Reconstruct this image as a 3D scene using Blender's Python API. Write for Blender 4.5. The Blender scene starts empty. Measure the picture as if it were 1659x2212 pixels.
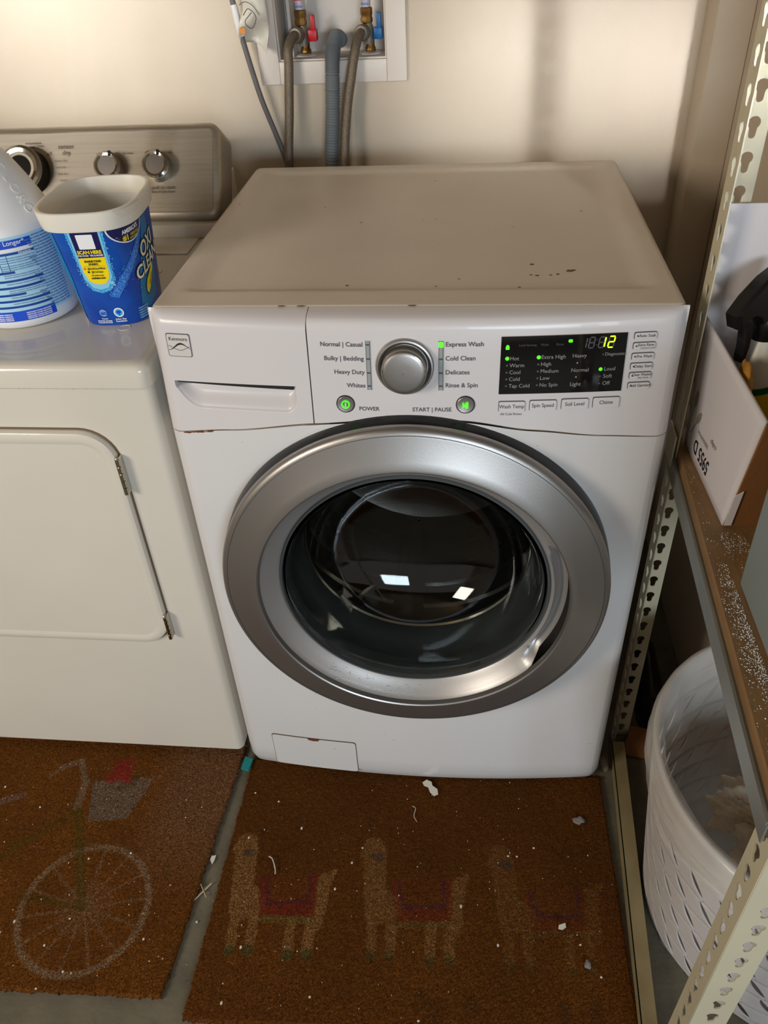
import bpy, bmesh, math, random
import numpy as np
from mathutils import Vector, Matrix
random.seed(7); RNG = np.random.default_rng(7)
PI = math.pi; SC = bpy.context.scene; COL = SC.collection

# ---------------------------------------------------------------- camera
CAM_LOC = (0.0730, -0.9217, 1.4016); YAW, PITCH, ROLL, FPX = 0.1262, 0.6644, -0.0568, 1722.4
cy, sy, cp, sp = math.cos(YAW), math.sin(YAW), math.cos(PITCH), math.sin(PITCH)
fwd = Vector((-sy*cp, cy*cp, -sp)); rgt = Vector((cy, sy, 0)); upv = rgt.cross(fwd)
r2 = rgt*math.cos(ROLL)+upv*math.sin(ROLL); u2 = -rgt*math.sin(ROLL)+upv*math.cos(ROLL)
cam_d = bpy.data.cameras.new('camera'); cam = bpy.data.objects.new('camera', cam_d); COL.objects.link(cam)
M = Matrix((r2, u2, -fwd)).transposed().to_4x4(); M.translation = Vector(CAM_LOC); cam.matrix_world = M
cam_d.sensor_fit = 'VERTICAL'; cam_d.sensor_height = 24; cam_d.lens = FPX*24/2212
cam_d.clip_start = 0.02; SC.camera = cam

# ---------------------------------------------------------------- world, lights, exposure
SC.view_settings.view_transform = 'Standard'; SC.view_settings.look = 'None'
SC.view_settings.gamma = 1; SC.view_settings.use_curve_mapping = False
SC.view_settings.exposure = 0.18
SC.cycles.use_denoising = True
W = bpy.data.worlds.new('world'); SC.world = W; W.use_nodes = True
wn = W.node_tree.nodes; wn['Background'].inputs[0].default_value = (0.60, 0.54, 0.48, 1); wn['Background'].inputs[1].default_value = 0.44
def area(name, loc, target, sx, sy_, power, color, spread=180):
    l = bpy.data.lights.new(name, 'AREA'); l.shape = 'RECTANGLE'; l.size = sx; l.size_y = sy_
    l.energy = power; l.color = color; l.spread = math.radians(spread)
    o = bpy.data.objects.new(name, l); COL.objects.link(o); o.location = loc
    d = Vector(target)-Vector(loc); o.rotation_euler = d.to_track_quat('-Z', 'Y').to_euler(); return o
area('window_light_front', (0.85, -3.3, 1.30), (0.1, 0.2, 0.8), 1.2, 0.7, 44, (0.74, 0.87, 1.0))
area('window_light_side', (-2.0, -1.9, 1.75), (0.1, 0.8, 1.0), 0.8, 0.8, 36, (1.0, 0.91, 0.80))
area('wall_patch_lamp', (1.0, -2.6, 1.9), (0.16, 0.84, 1.13), 0.13, 0.10, 0.30, (0.92, 0.97, 1.0), 9)  # added narrow lamps, each aimed to make one bright patch on the wall
area('wall_patch_lamp', (-1.6, -2.3, 2.1), (-0.74, 0.84, 1.32), 0.2, 0.16, 1.1, (0.95, 0.98, 1.0), 16)
area('wall_patch_lamp', (0.9, -2.4, 1.9), (0.46, 0.84, 1.10), 0.05, 0.16, 0.2, (0.95, 0.96, 1.0), 8)

# ---------------------------------------------------------------- materials
def lin(v):
    v = v/255.0
    return v/12.92 if v <= 0.04045 else ((v+0.055)/1.055)**2.4
def rgb(r, g, b): return (lin(r), lin(g), lin(b), 1)
MATS = {}
def mat(name, col, rough=0.5, metal=0.0, var=0.0, vscale=8.0, bump=0.0, bscale=200.0, dark=None, stretch=None,
        coat=0.0, emit=None, emit_s=1.0, trans=0.0, ior=1.45, alpha=1.0, aniso=0, sss=0, speck=None, attr=None, spec=None):
    if name in MATS: return MATS[name]
    m = bpy.data.materials.new(name); m.use_nodes = True; MATS[name] = m
    nt = m.node_tree; N = nt.nodes; L = nt.links; b = N['Principled BSDF']
    b.inputs['Base Color'].default_value = col; b.inputs['Roughness'].default_value = rough
    b.inputs['Metallic'].default_value = metal; b.inputs['Coat Weight'].default_value = coat
    b.inputs['Transmission Weight'].default_value = trans; b.inputs['IOR'].default_value = ior
    b.inputs['Alpha'].default_value = alpha
    if spec is not None: b.inputs['Specular IOR Level'].default_value = spec
    if sss: b.inputs['Subsurface Weight'].default_value = sss; b.inputs['Subsurface Radius'].default_value = (0.02, 0.02, 0.02)
    if emit: b.inputs['Emission Color'].default_value = emit; b.inputs['Emission Strength'].default_value = emit_s
    tc = N.new('ShaderNodeTexCoord'); src = tc.outputs['Object']
    if stretch:
        mp = N.new('ShaderNodeMapping'); mp.inputs['Scale'].default_value = stretch; L.new(src, mp.inputs[0]); src = mp.outputs[0]
    cur = None
    if attr:
        at = N.new('ShaderNodeVertexColor'); at.layer_name = attr; cur = at.outputs[0]
    if var > 0:
        n = N.new('ShaderNodeTexNoise'); n.inputs['Scale'].default_value = vscale; n.inputs['Detail'].default_value = 5; L.new(src, n.inputs[0])
        r = N.new('ShaderNodeValToRGB'); r.color_ramp.elements[0].position = 0.35; r.color_ramp.elements[1].position = 0.68
        L.new(n.outputs[0], r.inputs[0])
        mx = N.new('ShaderNodeMix'); mx.data_type = 'RGBA'; L.new(r.outputs[0], mx.inputs[0])
        d = dark or tuple(c*(1-var) for c in col[:3])+(1,)
        mx.inputs[6].default_value = d; mx.inputs[7].default_value = col
        if cur: L.new(cur, mx.inputs[7])
        cur = mx.outputs[2]
    if speck:   # (colour, scale, threshold) small dirt specks that stay on the surface
        v = N.new('ShaderNodeTexNoise'); v.inputs['Scale'].default_value = speck[1]; v.inputs['Detail'].default_value = 3; L.new(src, v.inputs[0])
        r = N.new('ShaderNodeValToRGB'); r.color_ramp.elements[0].position = speck[2]; r.color_ramp.elements[1].position = speck[2]+0.03
        L.new(v.outputs[0], r.inputs[0])
        mx = N.new('ShaderNodeMix'); mx.data_type = 'RGBA'; L.new(r.outputs[0], mx.inputs[0]); mx.inputs[6].default_value = col
        if cur: L.new(cur, mx.inputs[6])
        mx.inputs[7].default_value = speck[0]; cur = mx.outputs[2]
    if cur: L.new(cur, b.inputs['Base Color'])
    if bump > 0:
        n = N.new('ShaderNodeTexNoise'); n.inputs['Scale'].default_value = bscale; n.inputs['Detail'].default_value = 4; L.new(src, n.inputs[0])
        bp = N.new('ShaderNodeBump'); bp.inputs['Strength'].default_value = bump; bp.inputs['Distance'].default_value = 0.002
        L.new(n.outputs[0], bp.inputs['Height']); L.new(bp.outputs[0], b.inputs['Normal'])
    return m
WALL = mat('wall_paint', rgb(207, 193, 172), 0.46, var=0.10, vscale=2.6, bump=0.25, bscale=60, dark=rgb(194, 178, 155))
CEIL = mat('ceiling_paint', rgb(120, 104, 82), 0.9)
CONC = mat('concrete', rgb(112, 104, 86), 0.9, var=0.3, vscale=14, bump=0.5, bscale=90, speck=(rgb(66, 56, 42), 120, 0.70))
ENAM = mat('white_enamel', rgb(217, 214, 211), 0.22, var=0.05, vscale=2.5, coat=0.3, speck=(rgb(150, 140, 125), 150, 0.745))
LIDM = mat('white_enamel_dusty', rgb(214, 202, 184), 0.38, var=0.06, vscale=6, speck=(rgb(150, 134, 114), 90, 0.76))
PANM = mat('white_plastic', rgb(214, 208, 206), 0.30, var=0.03, vscale=3, coat=0.15)
DRYM = mat('dryer_enamel', rgb(220, 212, 197), 0.22, var=0.07, vscale=3, coat=0.4)
SILV = mat('silver_paint', rgb(160, 155, 150), 0.37, metal=0.85, bump=0.05, bscale=900, var=0.04, vscale=5)
SILB = mat('silver_dish', rgb(178, 174, 170), 0.38, metal=0.55, var=0.06, vscale=9, bump=0.05, bscale=700)
DARK = mat('dark_gap_and_shade', rgb(24, 22, 21), 0.6)
SEAL = mat('rubber_seal', rgb(70, 72, 72), 0.5)
DRUM = mat('drum_steel', rgb(70, 66, 62), 0.35, metal=0.9, var=0.2, vscale=12)
GLAS = mat('door_glass', (0.80, 0.84, 0.83, 1), 0.02, trans=1.0, ior=1.45)
INK = mat('grey_ink_and_shade', rgb(84, 80, 80), 0.6)
CHRM = mat('chrome', rgb(205, 200, 190), 0.12, metal=1.0)
STEEL = mat('brushed_steel', rgb(184, 174, 157), 0.42, metal=0.85, var=0.14, vscale=5, stretch=(1, 40, 40), bump=0.12, bscale=40)
DISP = mat('display_black', rgb(16, 15, 16), 0.06, coat=0.5)
DTXT = mat('display_print', rgb(150, 146, 144), 0.5)
DDIM = mat('display_dim', rgb(74, 72, 72), 0.5)
GREEN = mat('led_green', rgb(60, 255, 20), 0.5, emit=rgb(70, 255, 10), emit_s=1.6)
YGRN = mat('led_digit', rgb(190, 255, 20), 0.5, emit=rgb(190, 255, 20), emit_s=1.5)
RUST = mat('rust', rgb(120, 62, 30), 0.9, var=0.4, vscale=300)
GRIM = mat('grime', rgb(110, 92, 70), 0.9)
BRASS = mat('brass', rgb(150, 112, 60), 0.35, metal=0.9, var=0.3, vscale=60)
GALV = mat('valve_grey', rgb(138, 130, 116), 0.5, metal=0.5, var=0.2, vscale=50)
HOSE = mat('braided_steel', rgb(136, 122, 104), 0.42, metal=0.55, var=0.3, vscale=300, bump=0.5, bscale=700)
DRAIN = mat('grey_corrugated_plastic', rgb(112, 118, 120), 0.55)
CORD = mat('grey_cord', rgb(104, 100, 98), 0.55)
REDP = mat('red_plastic', rgb(190, 20, 36), 0.4)
BLUP = mat('blue_plastic', rgb(10, 96, 160), 0.4)
WHTP = mat('white_plastic_clean', rgb(228, 226, 222), 0.35, sss=0.1)
PAPR = mat('paper', rgb(214, 210, 196), 0.8)
CREAM = mat('tan_steel_paint', rgb(198, 190, 162), 0.42, var=0.07, vscale=9, coat=0.1)
GSTL = mat('grey_steel_beam', rgb(146, 148, 142), 0.35, metal=0.5, var=0.12, vscale=14)
PART = mat('particle_board', rgb(142, 108, 68), 0.55, var=0.28, vscale=45, stretch=(1, .35, 1), bump=0.3, bscale=260, coat=0.15)
WCRD = mat('white_carton', rgb(214, 208, 208), 0.6, var=0.05, vscale=12)
BCRD = mat('kraft_carton', rgb(134, 86, 42), 0.8, var=0.15, vscale=10, bump=0.2, bscale=200)
TOTE = mat('grey_tote', rgb(132, 142, 140), 0.45, var=0.05, vscale=8)
BLKP = mat('black_plastic', rgb(20, 19, 19), 0.25)
BASK = mat('white_basket_plastic', rgb(226, 220, 215), 0.32, sss=0.15)
TISS = mat('tissue', rgb(244, 234, 216), 0.9, sss=0.1)
BLUE = mat('label_blue', rgb(12, 84, 178), 0.32, var=1, vscale=22, dark=rgb(14, 62, 158))
LBLU = mat('label_light_blue', rgb(176, 220, 240), 0.4)
NAVY = mat('label_navy', rgb(26, 26, 84), 0.35)
YELL = mat('label_yellow', rgb(250, 222, 16), 0.4)
ROYL = mat('label_royal', rgb(14, 78, 206), 0.4)
DBLU = mat('label_dark_blue', rgb(22, 66, 150), 0.4)
WINK = mat('white_ink', rgb(240, 240, 240), 0.5)
BINK = mat('black_ink', rgb(26, 24, 30), 0.5)
SKYB = mat('label_sky', rgb(50, 170, 225), 0.4)
FOAM = mat('label_foam', rgb(140, 205, 240), 0.4)
JUGM = mat('white_jug_plastic', rgb(232, 232, 232), 0.38, sss=0.2)
OLIV = mat('olive_ink', rgb(150, 142, 118), 0.7)
TEAL = mat('teal_cloth', rgb(20, 130, 128), 0.8)
LINT = mat('lint', rgb(214, 206, 196), 0.9)
FLAKE = mat('washing_powder', rgb(225, 232, 238), 0.4)
def film_mat(name, col, a, rough=0.25):
    m = bpy.data.materials.new(name); m.use_nodes = True; N = m.node_tree.nodes; L = m.node_tree.links; b = N['Principled BSDF']
    b.inputs['Base Color'].default_value = col; b.inputs['Roughness'].default_value = rough
    n = N.new('ShaderNodeTexNoise'); n.inputs['Scale'].default_value = 5; n.inputs['Detail'].default_value = 3
    mr = N.new('ShaderNodeMapRange'); mr.inputs['From Min'].default_value = 0.3; mr.inputs['From Max'].default_value = 0.7
    mr.inputs['To Min'].default_value = a*0.55; mr.inputs['To Max'].default_value = min(1, a*1.5)
    tc = N.new('ShaderNodeTexCoord'); L.new(tc.outputs['Object'], n.inputs[0]); L.new(n.outputs[0], mr.inputs[0]); L.new(mr.outputs[0], b.inputs['Alpha'])
    bp = N.new('ShaderNodeBump'); bp.inputs['Strength'].default_value = 0.25; bp.inputs['Distance'].default_value = 0.01
    L.new(n.outputs[0], bp.inputs['Height']); L.new(bp.outputs[0], b.inputs['Normal']); return m
def translucent(m, f):
    N = m.node_tree.nodes; L = m.node_tree.links; b = N['Principled BSDF']; out = N['Material Output']
    t = N.new('ShaderNodeBsdfTranslucent'); t.inputs[0].default_value = b.inputs['Base Color'].default_value; mx = N.new('ShaderNodeMixShader'); mx.inputs[0].default_value = f
    L.new(b.outputs[0], mx.inputs[1]); L.new(t.outputs[0], mx.inputs[2]); L.new(mx.outputs[0], out.inputs['Surface'])
translucent(BASK, 0.35); translucent(TISS, 0.3)
BAGF = film_mat('translucent_bag_film', rgb(226, 220, 208), 0.42)
CLRF = film_mat('clear_wrap', rgb(215, 205, 215), 0.3, 0.08)

# ---------------------------------------------------------------- helpers
def put(name, me, m=None, parent=None, smooth=None):
    o = bpy.data.objects.new(name, me); COL.objects.link(o)
    if m: me.materials.clear(); me.materials.append(m)
    if parent: o.parent = parent
    if smooth is not None and len(me.polygons):
        me.polygons.foreach_set('use_smooth', [True]*len(me.polygons))
        if smooth < 180: me.set_sharp_from_angle(angle=math.radians(smooth))
    return o
def mk(name, vs, fs, m=None, parent=None, smooth=None):
    me = bpy.data.meshes.new(name); me.from_pydata([tuple(v) for v in vs], [], [tuple(f) for f in fs]); me.update()
    return put(name, me, m, parent, smooth)
def thing(name, label, cat, loc=(0, 0, 0), rz=0, group=None):
    o = bpy.data.objects.new(name, None); COL.objects.link(o); o.location = loc; o.rotation_euler = (0, 0, rz)
    o['label'] = label; o['category'] = cat; o.empty_display_size = 0.02
    if group: o['group'] = group
    return o
def tag(o, label, cat, group=None):
    o['label'] = label; o['category'] = cat
    if group: o['group'] = group
    return o
def struct(o): o['kind'] = 'structure'; return o
def lab(o, t): o['label'] = t; return o
def bm_obj(name, bm, m, parent=None, smooth=None, fixn=True):
    if fixn: bmesh.ops.recalc_face_normals(bm, faces=bm.faces)
    me = bpy.data.meshes.new(name); bm.to_mesh(me); bm.free(); return put(name, me, m, parent, smooth)
def add_box(bm, x0, x1, y0, y1, z0, z1, bev=0.0, seg=2, R=None):
    b = bmesh.new(); bmesh.ops.create_cube(b, size=1)
    for v in b.verts: v.co = Vector((x0+(x1-x0)*(v.co.x+.5), y0+(y1-y0)*(v.co.y+.5), z0+(z1-z0)*(v.co.z+.5)))
    if bev: bmesh.ops.bevel(b, geom=b.edges[:], offset=bev, segments=seg, affect='EDGES', profile=0.5)
    if R: bmesh.ops.transform(b, matrix=R, verts=b.verts)
    me = bpy.data.meshes.new('t'); b.to_mesh(me); b.free(); bm.from_mesh(me); bpy.data.meshes.remove(me)
def box(name, x0, x1, y0, y1, z0, z1, m, parent=None, bev=0.0, seg=2, R=None):
    bm = bmesh.new(); add_box(bm, x0, x1, y0, y1, z0, z1, bev, seg, R); return bm_obj(name, bm, m, parent, 40 if bev else None)
def loft(name, rings, m, parent=None, closed=True, caps=(True, True), smooth=40):
    vs = [p for r in rings for p in r]; n = len(rings[0]); fs = []
    for i in range(len(rings)-1):
        for j in range(n if closed else n-1):
            k = (j+1) % n; fs.append((i*n+j, i*n+k, (i+1)*n+k, (i+1)*n+j))
    if caps[0]: fs.append(tuple(range(n-1, -1, -1)))
    if caps[1]: fs.append(tuple(range((len(rings)-1)*n, len(rings)*n)))
    bm = bmesh.new(); bv = [bm.verts.new(v) for v in vs]
    for f in fs:
        try: bm.faces.new([bv[i] for i in f])
        except ValueError: pass
    o = bm_obj(name, bm, m, parent, smooth)
    for q in o.data.polygons:
        if len(q.vertices) > 6: q.use_smooth = False
    return o
def lathe(name, prof, m, parent=None, M4=None, n=64, caps=(False, False), smooth=40):
    """prof: (radius, height) pairs turned about local Z, then placed by M4."""
    M4 = M4 or Matrix.Identity(4)
    rings = [[M4 @ Vector((r*math.cos(2*PI*k/n), r*math.sin(2*PI*k/n), h)) for k in range(n)] for r, h in prof]
    return loft(name, rings, m, parent, True, caps, smooth)
def frame_m(o, z, x=None):
    z = Vector(z).normalized(); x = Vector(x or (1, 0, 0)); x = (x-z*x.dot(z)).normalized(); y = z.cross(x)
    m4 = Matrix((x, y, z)).transposed().to_4x4(); m4.translation = Vector(o); return m4
def spline(pts, n):
    P = [Vector(p) for p in pts]; P = [P[0]*2-P[1]]+P+[P[-1]*2-P[-2]]; out = []; S = len(P)-3
    for i in range(n+1):
        u = i/n*S; k = min(int(u), S-1); t = u-k; a, b, c, d = P[k:k+4]
        out.append(0.5*((2*b)+(c-a)*t+(2*a-5*b+4*c-d)*t*t+(3*b-a-3*c+d)*t**3))
    return out
def tube(name, pts, rad, m, parent=None, n=12, steps=60, prof=None, caps=(True, True)):
    P = spline(pts, steps) if steps else [Vector(p) for p in pts]
    rings = []; pn = None
    for i, p in enumerate(P):
        t = (P[min(i+1, len(P)-1)]-P[max(i-1, 0)]).normalized()
        pn = (pn-t*pn.dot(t)).normalized() if pn else t.orthogonal().normalized()
        b = t.cross(pn); r = rad*(prof(i/(len(P)-1)) if prof else 1)
        rings.append([p+pn*(r*math.cos(2*PI*k/n))+b*(r*math.sin(2*PI*k/n)) for k in range(n)])
    return loft(name, rings, m, parent, True, caps, 60)
def plate2d(outer, holes, th):
    """flat plate with real holes; returns verts/faces mesh in XY, thickness along Z"""
    cu = bpy.data.curves.new('c', 'CURVE'); cu.dimensions = '2D'; cu.fill_mode = 'BOTH'; cu.extrude = th/2
    for loop in [outer]+holes:
        s = cu.splines.new('POLY'); s.points.add(len(loop)-1); s.use_cyclic_u = True
        for i, p in enumerate(loop): s.points[i].co = (p[0], p[1], 0, 1)
    o = bpy.data.objects.new('c', cu); COL.objects.link(o); dg = bpy.context.evaluated_depsgraph_get()
    me = bpy.data.meshes.new_from_object(o.evaluated_get(dg)); bpy.data.objects.remove(o); bpy.data.curves.remove(cu); return me
def text_me(s, size, align='CENTER', ext=0.0, bold=0.0, sx=1.0, shear=0.0):
    cu = bpy.data.curves.new('t', 'FONT'); cu.body = s; cu.size = size; cu.align_x = align; cu.align_y = 'CENTER'; cu.resolution_u = 3
    cu.extrude = ext; cu.offset = bold; cu.shear = shear
    o = bpy.data.objects.new('t', cu); COL.objects.link(o); dg = bpy.context.evaluated_depsgraph_get()
    me = bpy.data.meshes.new_from_object(o.evaluated_get(dg)); bpy.data.objects.remove(o); bpy.data.curves.remove(cu)
    if sx != 1:
        for v in me.vertices: v.co.x *= sx
    return me
def wrapped(name, me, fn, m, parent):
    for v in me.vertices: v.co = fn(v.co.x, v.co.y, v.co.z)
    return put(name, me, m, parent)
def text_on(name, s, size, u, v, fn, m, parent, align='CENTER', rot=0, bold=0.0, sx=1.0, ext=0.0, shear=0.0):
    me = text_me(s, size, align, ext, bold, sx, shear); ca, sa = math.cos(rot), math.sin(rot)
    return wrapped(name, me, lambda x, y, z: fn(u+x*ca-y*sa, v+x*sa+y*ca, z), m, parent)
def poly_on(name, pts, fn, m, parent, th=0.0, sub=6):
    """flat outline conformed to a curved surface: a fan of small faces over the outline"""
    me = bpy.data.meshes.new(name); bm = bmesh.new()
    vs = [bm.verts.new((p[0], p[1], 0)) for p in pts]; bm.faces.new(vs)
    bmesh.ops.triangulate(bm, faces=bm.faces[:])
    for _ in range(sub):
        es = [e for e in bm.edges if e.calc_length() > 0.012]
        if not es: break
        bmesh.ops.subdivide_edges(bm, edges=es, cuts=1); bmesh.ops.triangulate(bm, faces=[f for f in bm.faces if len(f.verts) > 3])
    for v in bm.verts: v.co = fn(v.co.x, v.co.y, th)
    bm.to_mesh(me); bm.free(); return put(name, me, m, parent)
def rect(u0, u1, v0, v1): return [(u0, v0), (u1, v0), (u1, v1), (u0, v1)]
def rrect(u0, u1, v0, v1, r, n=5):
    o = []
    for cx, cyy, a in ((u1-r, v1-r, 0), (u0+r, v1-r, PI/2), (u0+r, v0+r, PI), (u1-r, v0+r, 3*PI/2)):
        for k in range(n+1): o.append((cx+r*math.cos(a+k*PI/2/n), cyy+r*math.sin(a+k*PI/2/n)))
    return o
def disc(u, v, r, n=20, ry=None): return [(u+r*math.cos(2*PI*k/n), v+(ry or r)*math.sin(2*PI*k/n)) for k in range(n)]
def smooth(a, b, x):
    t = max(0.0, min(1.0, (x-a)/(b-a))); return t*t*(3-2*t)

# ================================================================ THE SETTING
struct(box('floor', -3, 2.6, -3.6, 1.0, -0.05, 0, CONC))
# back wall with the opening of the outlet box
OX0, OX1, OZ0, OZ1 = -0.307, -0.094, 1.139, 1.42; WY = 0.84
bm = bmesh.new()
add_box(bm, -3, OX0, WY, WY+.12, 0, 2.5); add_box(bm, OX1, 0.56, WY, WY+.12, 0, 2.5)
add_box(bm, OX0, OX1, WY, WY+.12, 0, OZ0); add_box(bm, OX0, OX1, WY, WY+.12, OZ1, 2.5)
struct(bm_obj('wall_back', bm, WALL))
struct(box('wall_right', 0.56, 0.70, 0.20, 0.96, 0, 2.5, WALL))
struct(box('wall_return', 0.70, 2.6, 0.20, 0.34, 0, 2.5, WALL))
struct(box('trim_1', 0.495, 0.56, 0.755, 0.84, 0, 2.5, WALL, bev=0.004))
struct(box('wall_left', -3.1, -3, -3.6, 1.0, 0, 2.5, WALL))
struct(box('ceiling', -3, 2.6, -3.6, 0.96, 2.5, 2.6, CEIL))

# ================================================================ WASHING MACHINE
HW = 0.343
def bow(x): return -0.022*(1-(x/HW)**2)
def corner(x, r=0.022):
    d = HW-abs(x); return 0.0 if d >= r else r-math.sqrt(max(0, r*r-(r-d)**2))
SEAMP = [(-.343, .811), (-.2485, .8205), (-.129, .836), (-.0219, .8465), (.0697, .8435), (.1612, .829), (.2528, .818), (.343, .812)]
def seam(x):
    for (a, b), (c, d) in zip(SEAMP, SEAMP[1:]):
        if x <= c:
            return b+(d-b)*smooth(a, c, x)*.5+(d-b)*(x-a)/(c-a)*.5
    return SEAMP[-1][1]
def face_y(x, z): return bow(x)+(0.10*(z-.812) if z > .812 else 0)
def pan(u, v, o=0.0): return Vector((u, face_y(u, v)-0.0006-o+corner(u), v))
wm = thing('washing_machine', 'white front-loading washing machine with a big silver ring door, between dryer and shelf', 'washing machine')
XS = [-HW+HW*2*i/80 for i in range(81)]
XS = sorted(set([round(x, 5) for x in XS]+[s*(HW-e) for s in (-1, 1) for e in (.0005, .002, .0045, .008, .012, .017)]))
def shell(name, m, x0, x1, zrow, yrow, depth, parent, nz):
    xs = [x0]+[x for x in XS if x0 < x < x1]+[x1]; rings = []
    for k in range(nz+1):
        r = [Vector((x, yrow(x, k/nz), zrow(x, k/nz))) for x in xs]
        zb = zrow(x1, k/nz); r += [Vector((x1, depth, zb)), Vector((x0, depth, zrow(x0, k/nz)))]; rings.append(r)
    return loft(name, rings, m, parent, True, (True, True), 35)
def cab_z(x, t):
    zb = 0.021; return zb+(seam(x)-.0008-zb)*t
def cab_y(x, t):
    z = cab_z(x, t); und = 0.012*(1-smooth(0.0, 0.03, z-0.021)); return bow(x)+corner(x)+und
cab = shell('cabinet', ENAM, -HW, HW, cab_z, cab_y, 0.675, wm, 26)
def pan_z(x, t):
    rows = [0, .3, .6, .88, .93, .96, .975, .985, .993, 1.0]; z0 = seam(x)+.0008
    T = [(0, 0), (.25, 0), (.5, 0), (.86, 0), (.92, .0004), (.955, .002), (.975, .006), (.985, .012), (.993, .021), (1, 1)]
    i = min(int(round(t*9)), 9); return z0+(0.9835-z0)*rows[i]
def pan_y(x, t):
    off = [0, 0, 0, .0004, .0015, .0045, .0085, .0145, .0215, None]; i = min(int(round(t*9)), 9); z = pan_z(x, t)
    f = min(face_y(x, z)+corner(x), .0265)
    if off[i] is None: return 0.0285
    return f+(0.0285-f)*min(1, off[i]/0.035) if off[i] else f
shell('control_panel', PANM, -0.1290, HW, pan_z, pan_y, 0.0287, wm, 9)
# detergent drawer front with a scooped grip
def grip(x, z):
    # depth of the scoop
    zt = 0.889; zb = 0.8505
    if not (-.3195 < x < -.1510) or z > zt: return 0
    # lower outline rises at the left corner in a wide sweep, at the right in a tighter one
    l = zb+(0.030)*(max(0, (-.283-x))/.036)**2.2; r = zb+0.012*(max(0, (x+.166))/.014)**2.2; lo = max(l, r)
    e = smooth(-.3195, -.3175, x)*smooth(-.1510, -.1535, x)
    if z < lo: return 0
    return (0.002+0.013*smooth(0, .022, z-lo)+0.012*smooth(.878, .8845, z)+.035*smooth(.8838, .8846, z))*e*smooth(0, .003, z-lo)
nx, nz = 190, 90; vs = []; fs = []
for j in range(nz+1):
    t = j/nz
    for i in range(nx+1):
        x = -HW
        if i < 8: x = -HW+.0223*(i/8)**1.0
        else: x = -HW+.0223+(.0320)*((i-8)/50) if i < 58 else -HW+.0543+(-.1305+HW-.0543)*((i-58)/(nx-58))
        z0 = seam(x)+.0008
        z = z0+(.8440-z0)*(j/8) if j < 8 else .8440+(.8890-.8440)*((j-8)/62) if j <= 70 else .8890+(.0004*(j-70) if j < 72 else .0008+(.966-.8898)*((j-72)/(nz-72)))
        vs.append(Vector((x, min(face_y(x, z)+corner(x), .0265)+grip(x, z), z)))
for rz_, ry_ in ((.9705, .0012), (.9735, .004), (.9765, .0085), (.9792, .0145), (.9835, None)):
    for i in range(nx+1):
        x = vs[i].x; f = min(face_y(x, rz_)+corner(x), .0265)
        vs.append(Vector((x, (f+(.0285-f)*ry_/.035) if ry_ else .0285, rz_)))
for i in range(nx+1): vs.append(Vector((vs[i].x, .0288, .9835)))
rows = nz+1+5+1
for j in range(rows-1):
    for i in range(nx):
        a = j*(nx+1)+i; fs.append((a, a+1, a+nx+2, a+nx+1))
base = len(vs)
for i in range(nx+1): vs.append(Vector((vs[i].x, .0288, vs[i].z)))     # back bottom edge
for i in range(nx): fs.append((base+i, base+i+1, i+1, i)); fs.append((base+i+1, base+i, (rows-1)*(nx+1)+i, (rows-1)*(nx+1)+i+1))
for e in (0, nx):
    fs.append([j*(nx+1)+e for j in range(rows)]+[base+e])
bm = bmesh.new(); bv = [bm.verts.new(v) for v in vs]
for f in fs:
    try: bm.faces.new([bv[i] for i in f])
    except ValueError: pass
dr = bm_obj('detergent_drawer', bm, PANM, wm, 35)
poly_on('drawer_gap', rect(-.1312, -.1284, .836, .966), lambda u, v, o: Vector((u, face_y(u, v)+.0008, v)), DARK, wm)
poly_on('grip_shade', [(-.3175, .8890), (-.3150, .8862), (-.2300, .8845), (-.1545, .8830), (-.1530, .8838), (-.1528, .8890)], lambda u, v, o: Vector((u, face_y(u, v)+.0024, v)), DARK, dr)  # dark strip painted in for the shade under the grip's top lip
# seam shadow line between cabinet and panel (a real gap with dark backing)
bm = bmesh.new()
for i in range(60):
    a, b = -HW+.004+(2*HW-.008)*i/60, -HW+.004+(2*HW-.008)*(i+1)/60
    q = [Vector((x, face_y(x, seam(x))+corner(x)+.0012, seam(x)+d)) for x, d in ((a, -.0012), (b, -.0012), (b, .0012), (a, .0012))]
    bm.faces.new([bm.verts.new(v) for v in q])
bm_obj('panel_seam', bm, GRIM, wm)
# top lid with pressed border
nx, ny = 90, 90; vs = []; fs = []; LX = HW-.0005; Y0, Y1 = .0290, .680
def lid_coord(i, n, a, b, r=.012, k=6):
    if i <= k: return a+r*(i/k)
    if i >= n-k: return b-r*((n-i)/k)
    return a+r+(b-a-2*r)*((i-k)/(n-2*k))
def lid_z(x, y):
    dx = LX-abs(x); dyf = y-Y0; dyb = Y1-y; z = .9842
    for d, r in ((dx, .009), (dyb, .009), (dyf, .004)):
        if d < r: z -= r-math.sqrt(max(0, r*r-(r-d)**2))
    ins = smooth(.030, .042, dx)*smooth(.026, .038, dyb)*smooth(.050, .062, dyf)
    rid = math.exp(-((dx-.042)/.0045)**2)*smooth(.03, .06, dyb)*smooth(.045, .075, dyf)+math.exp(-((dyb-.038)/.0045)**2)*smooth(.03, .06, dx)
    return z-.0046*ins+.0036*min(1, rid)
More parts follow.
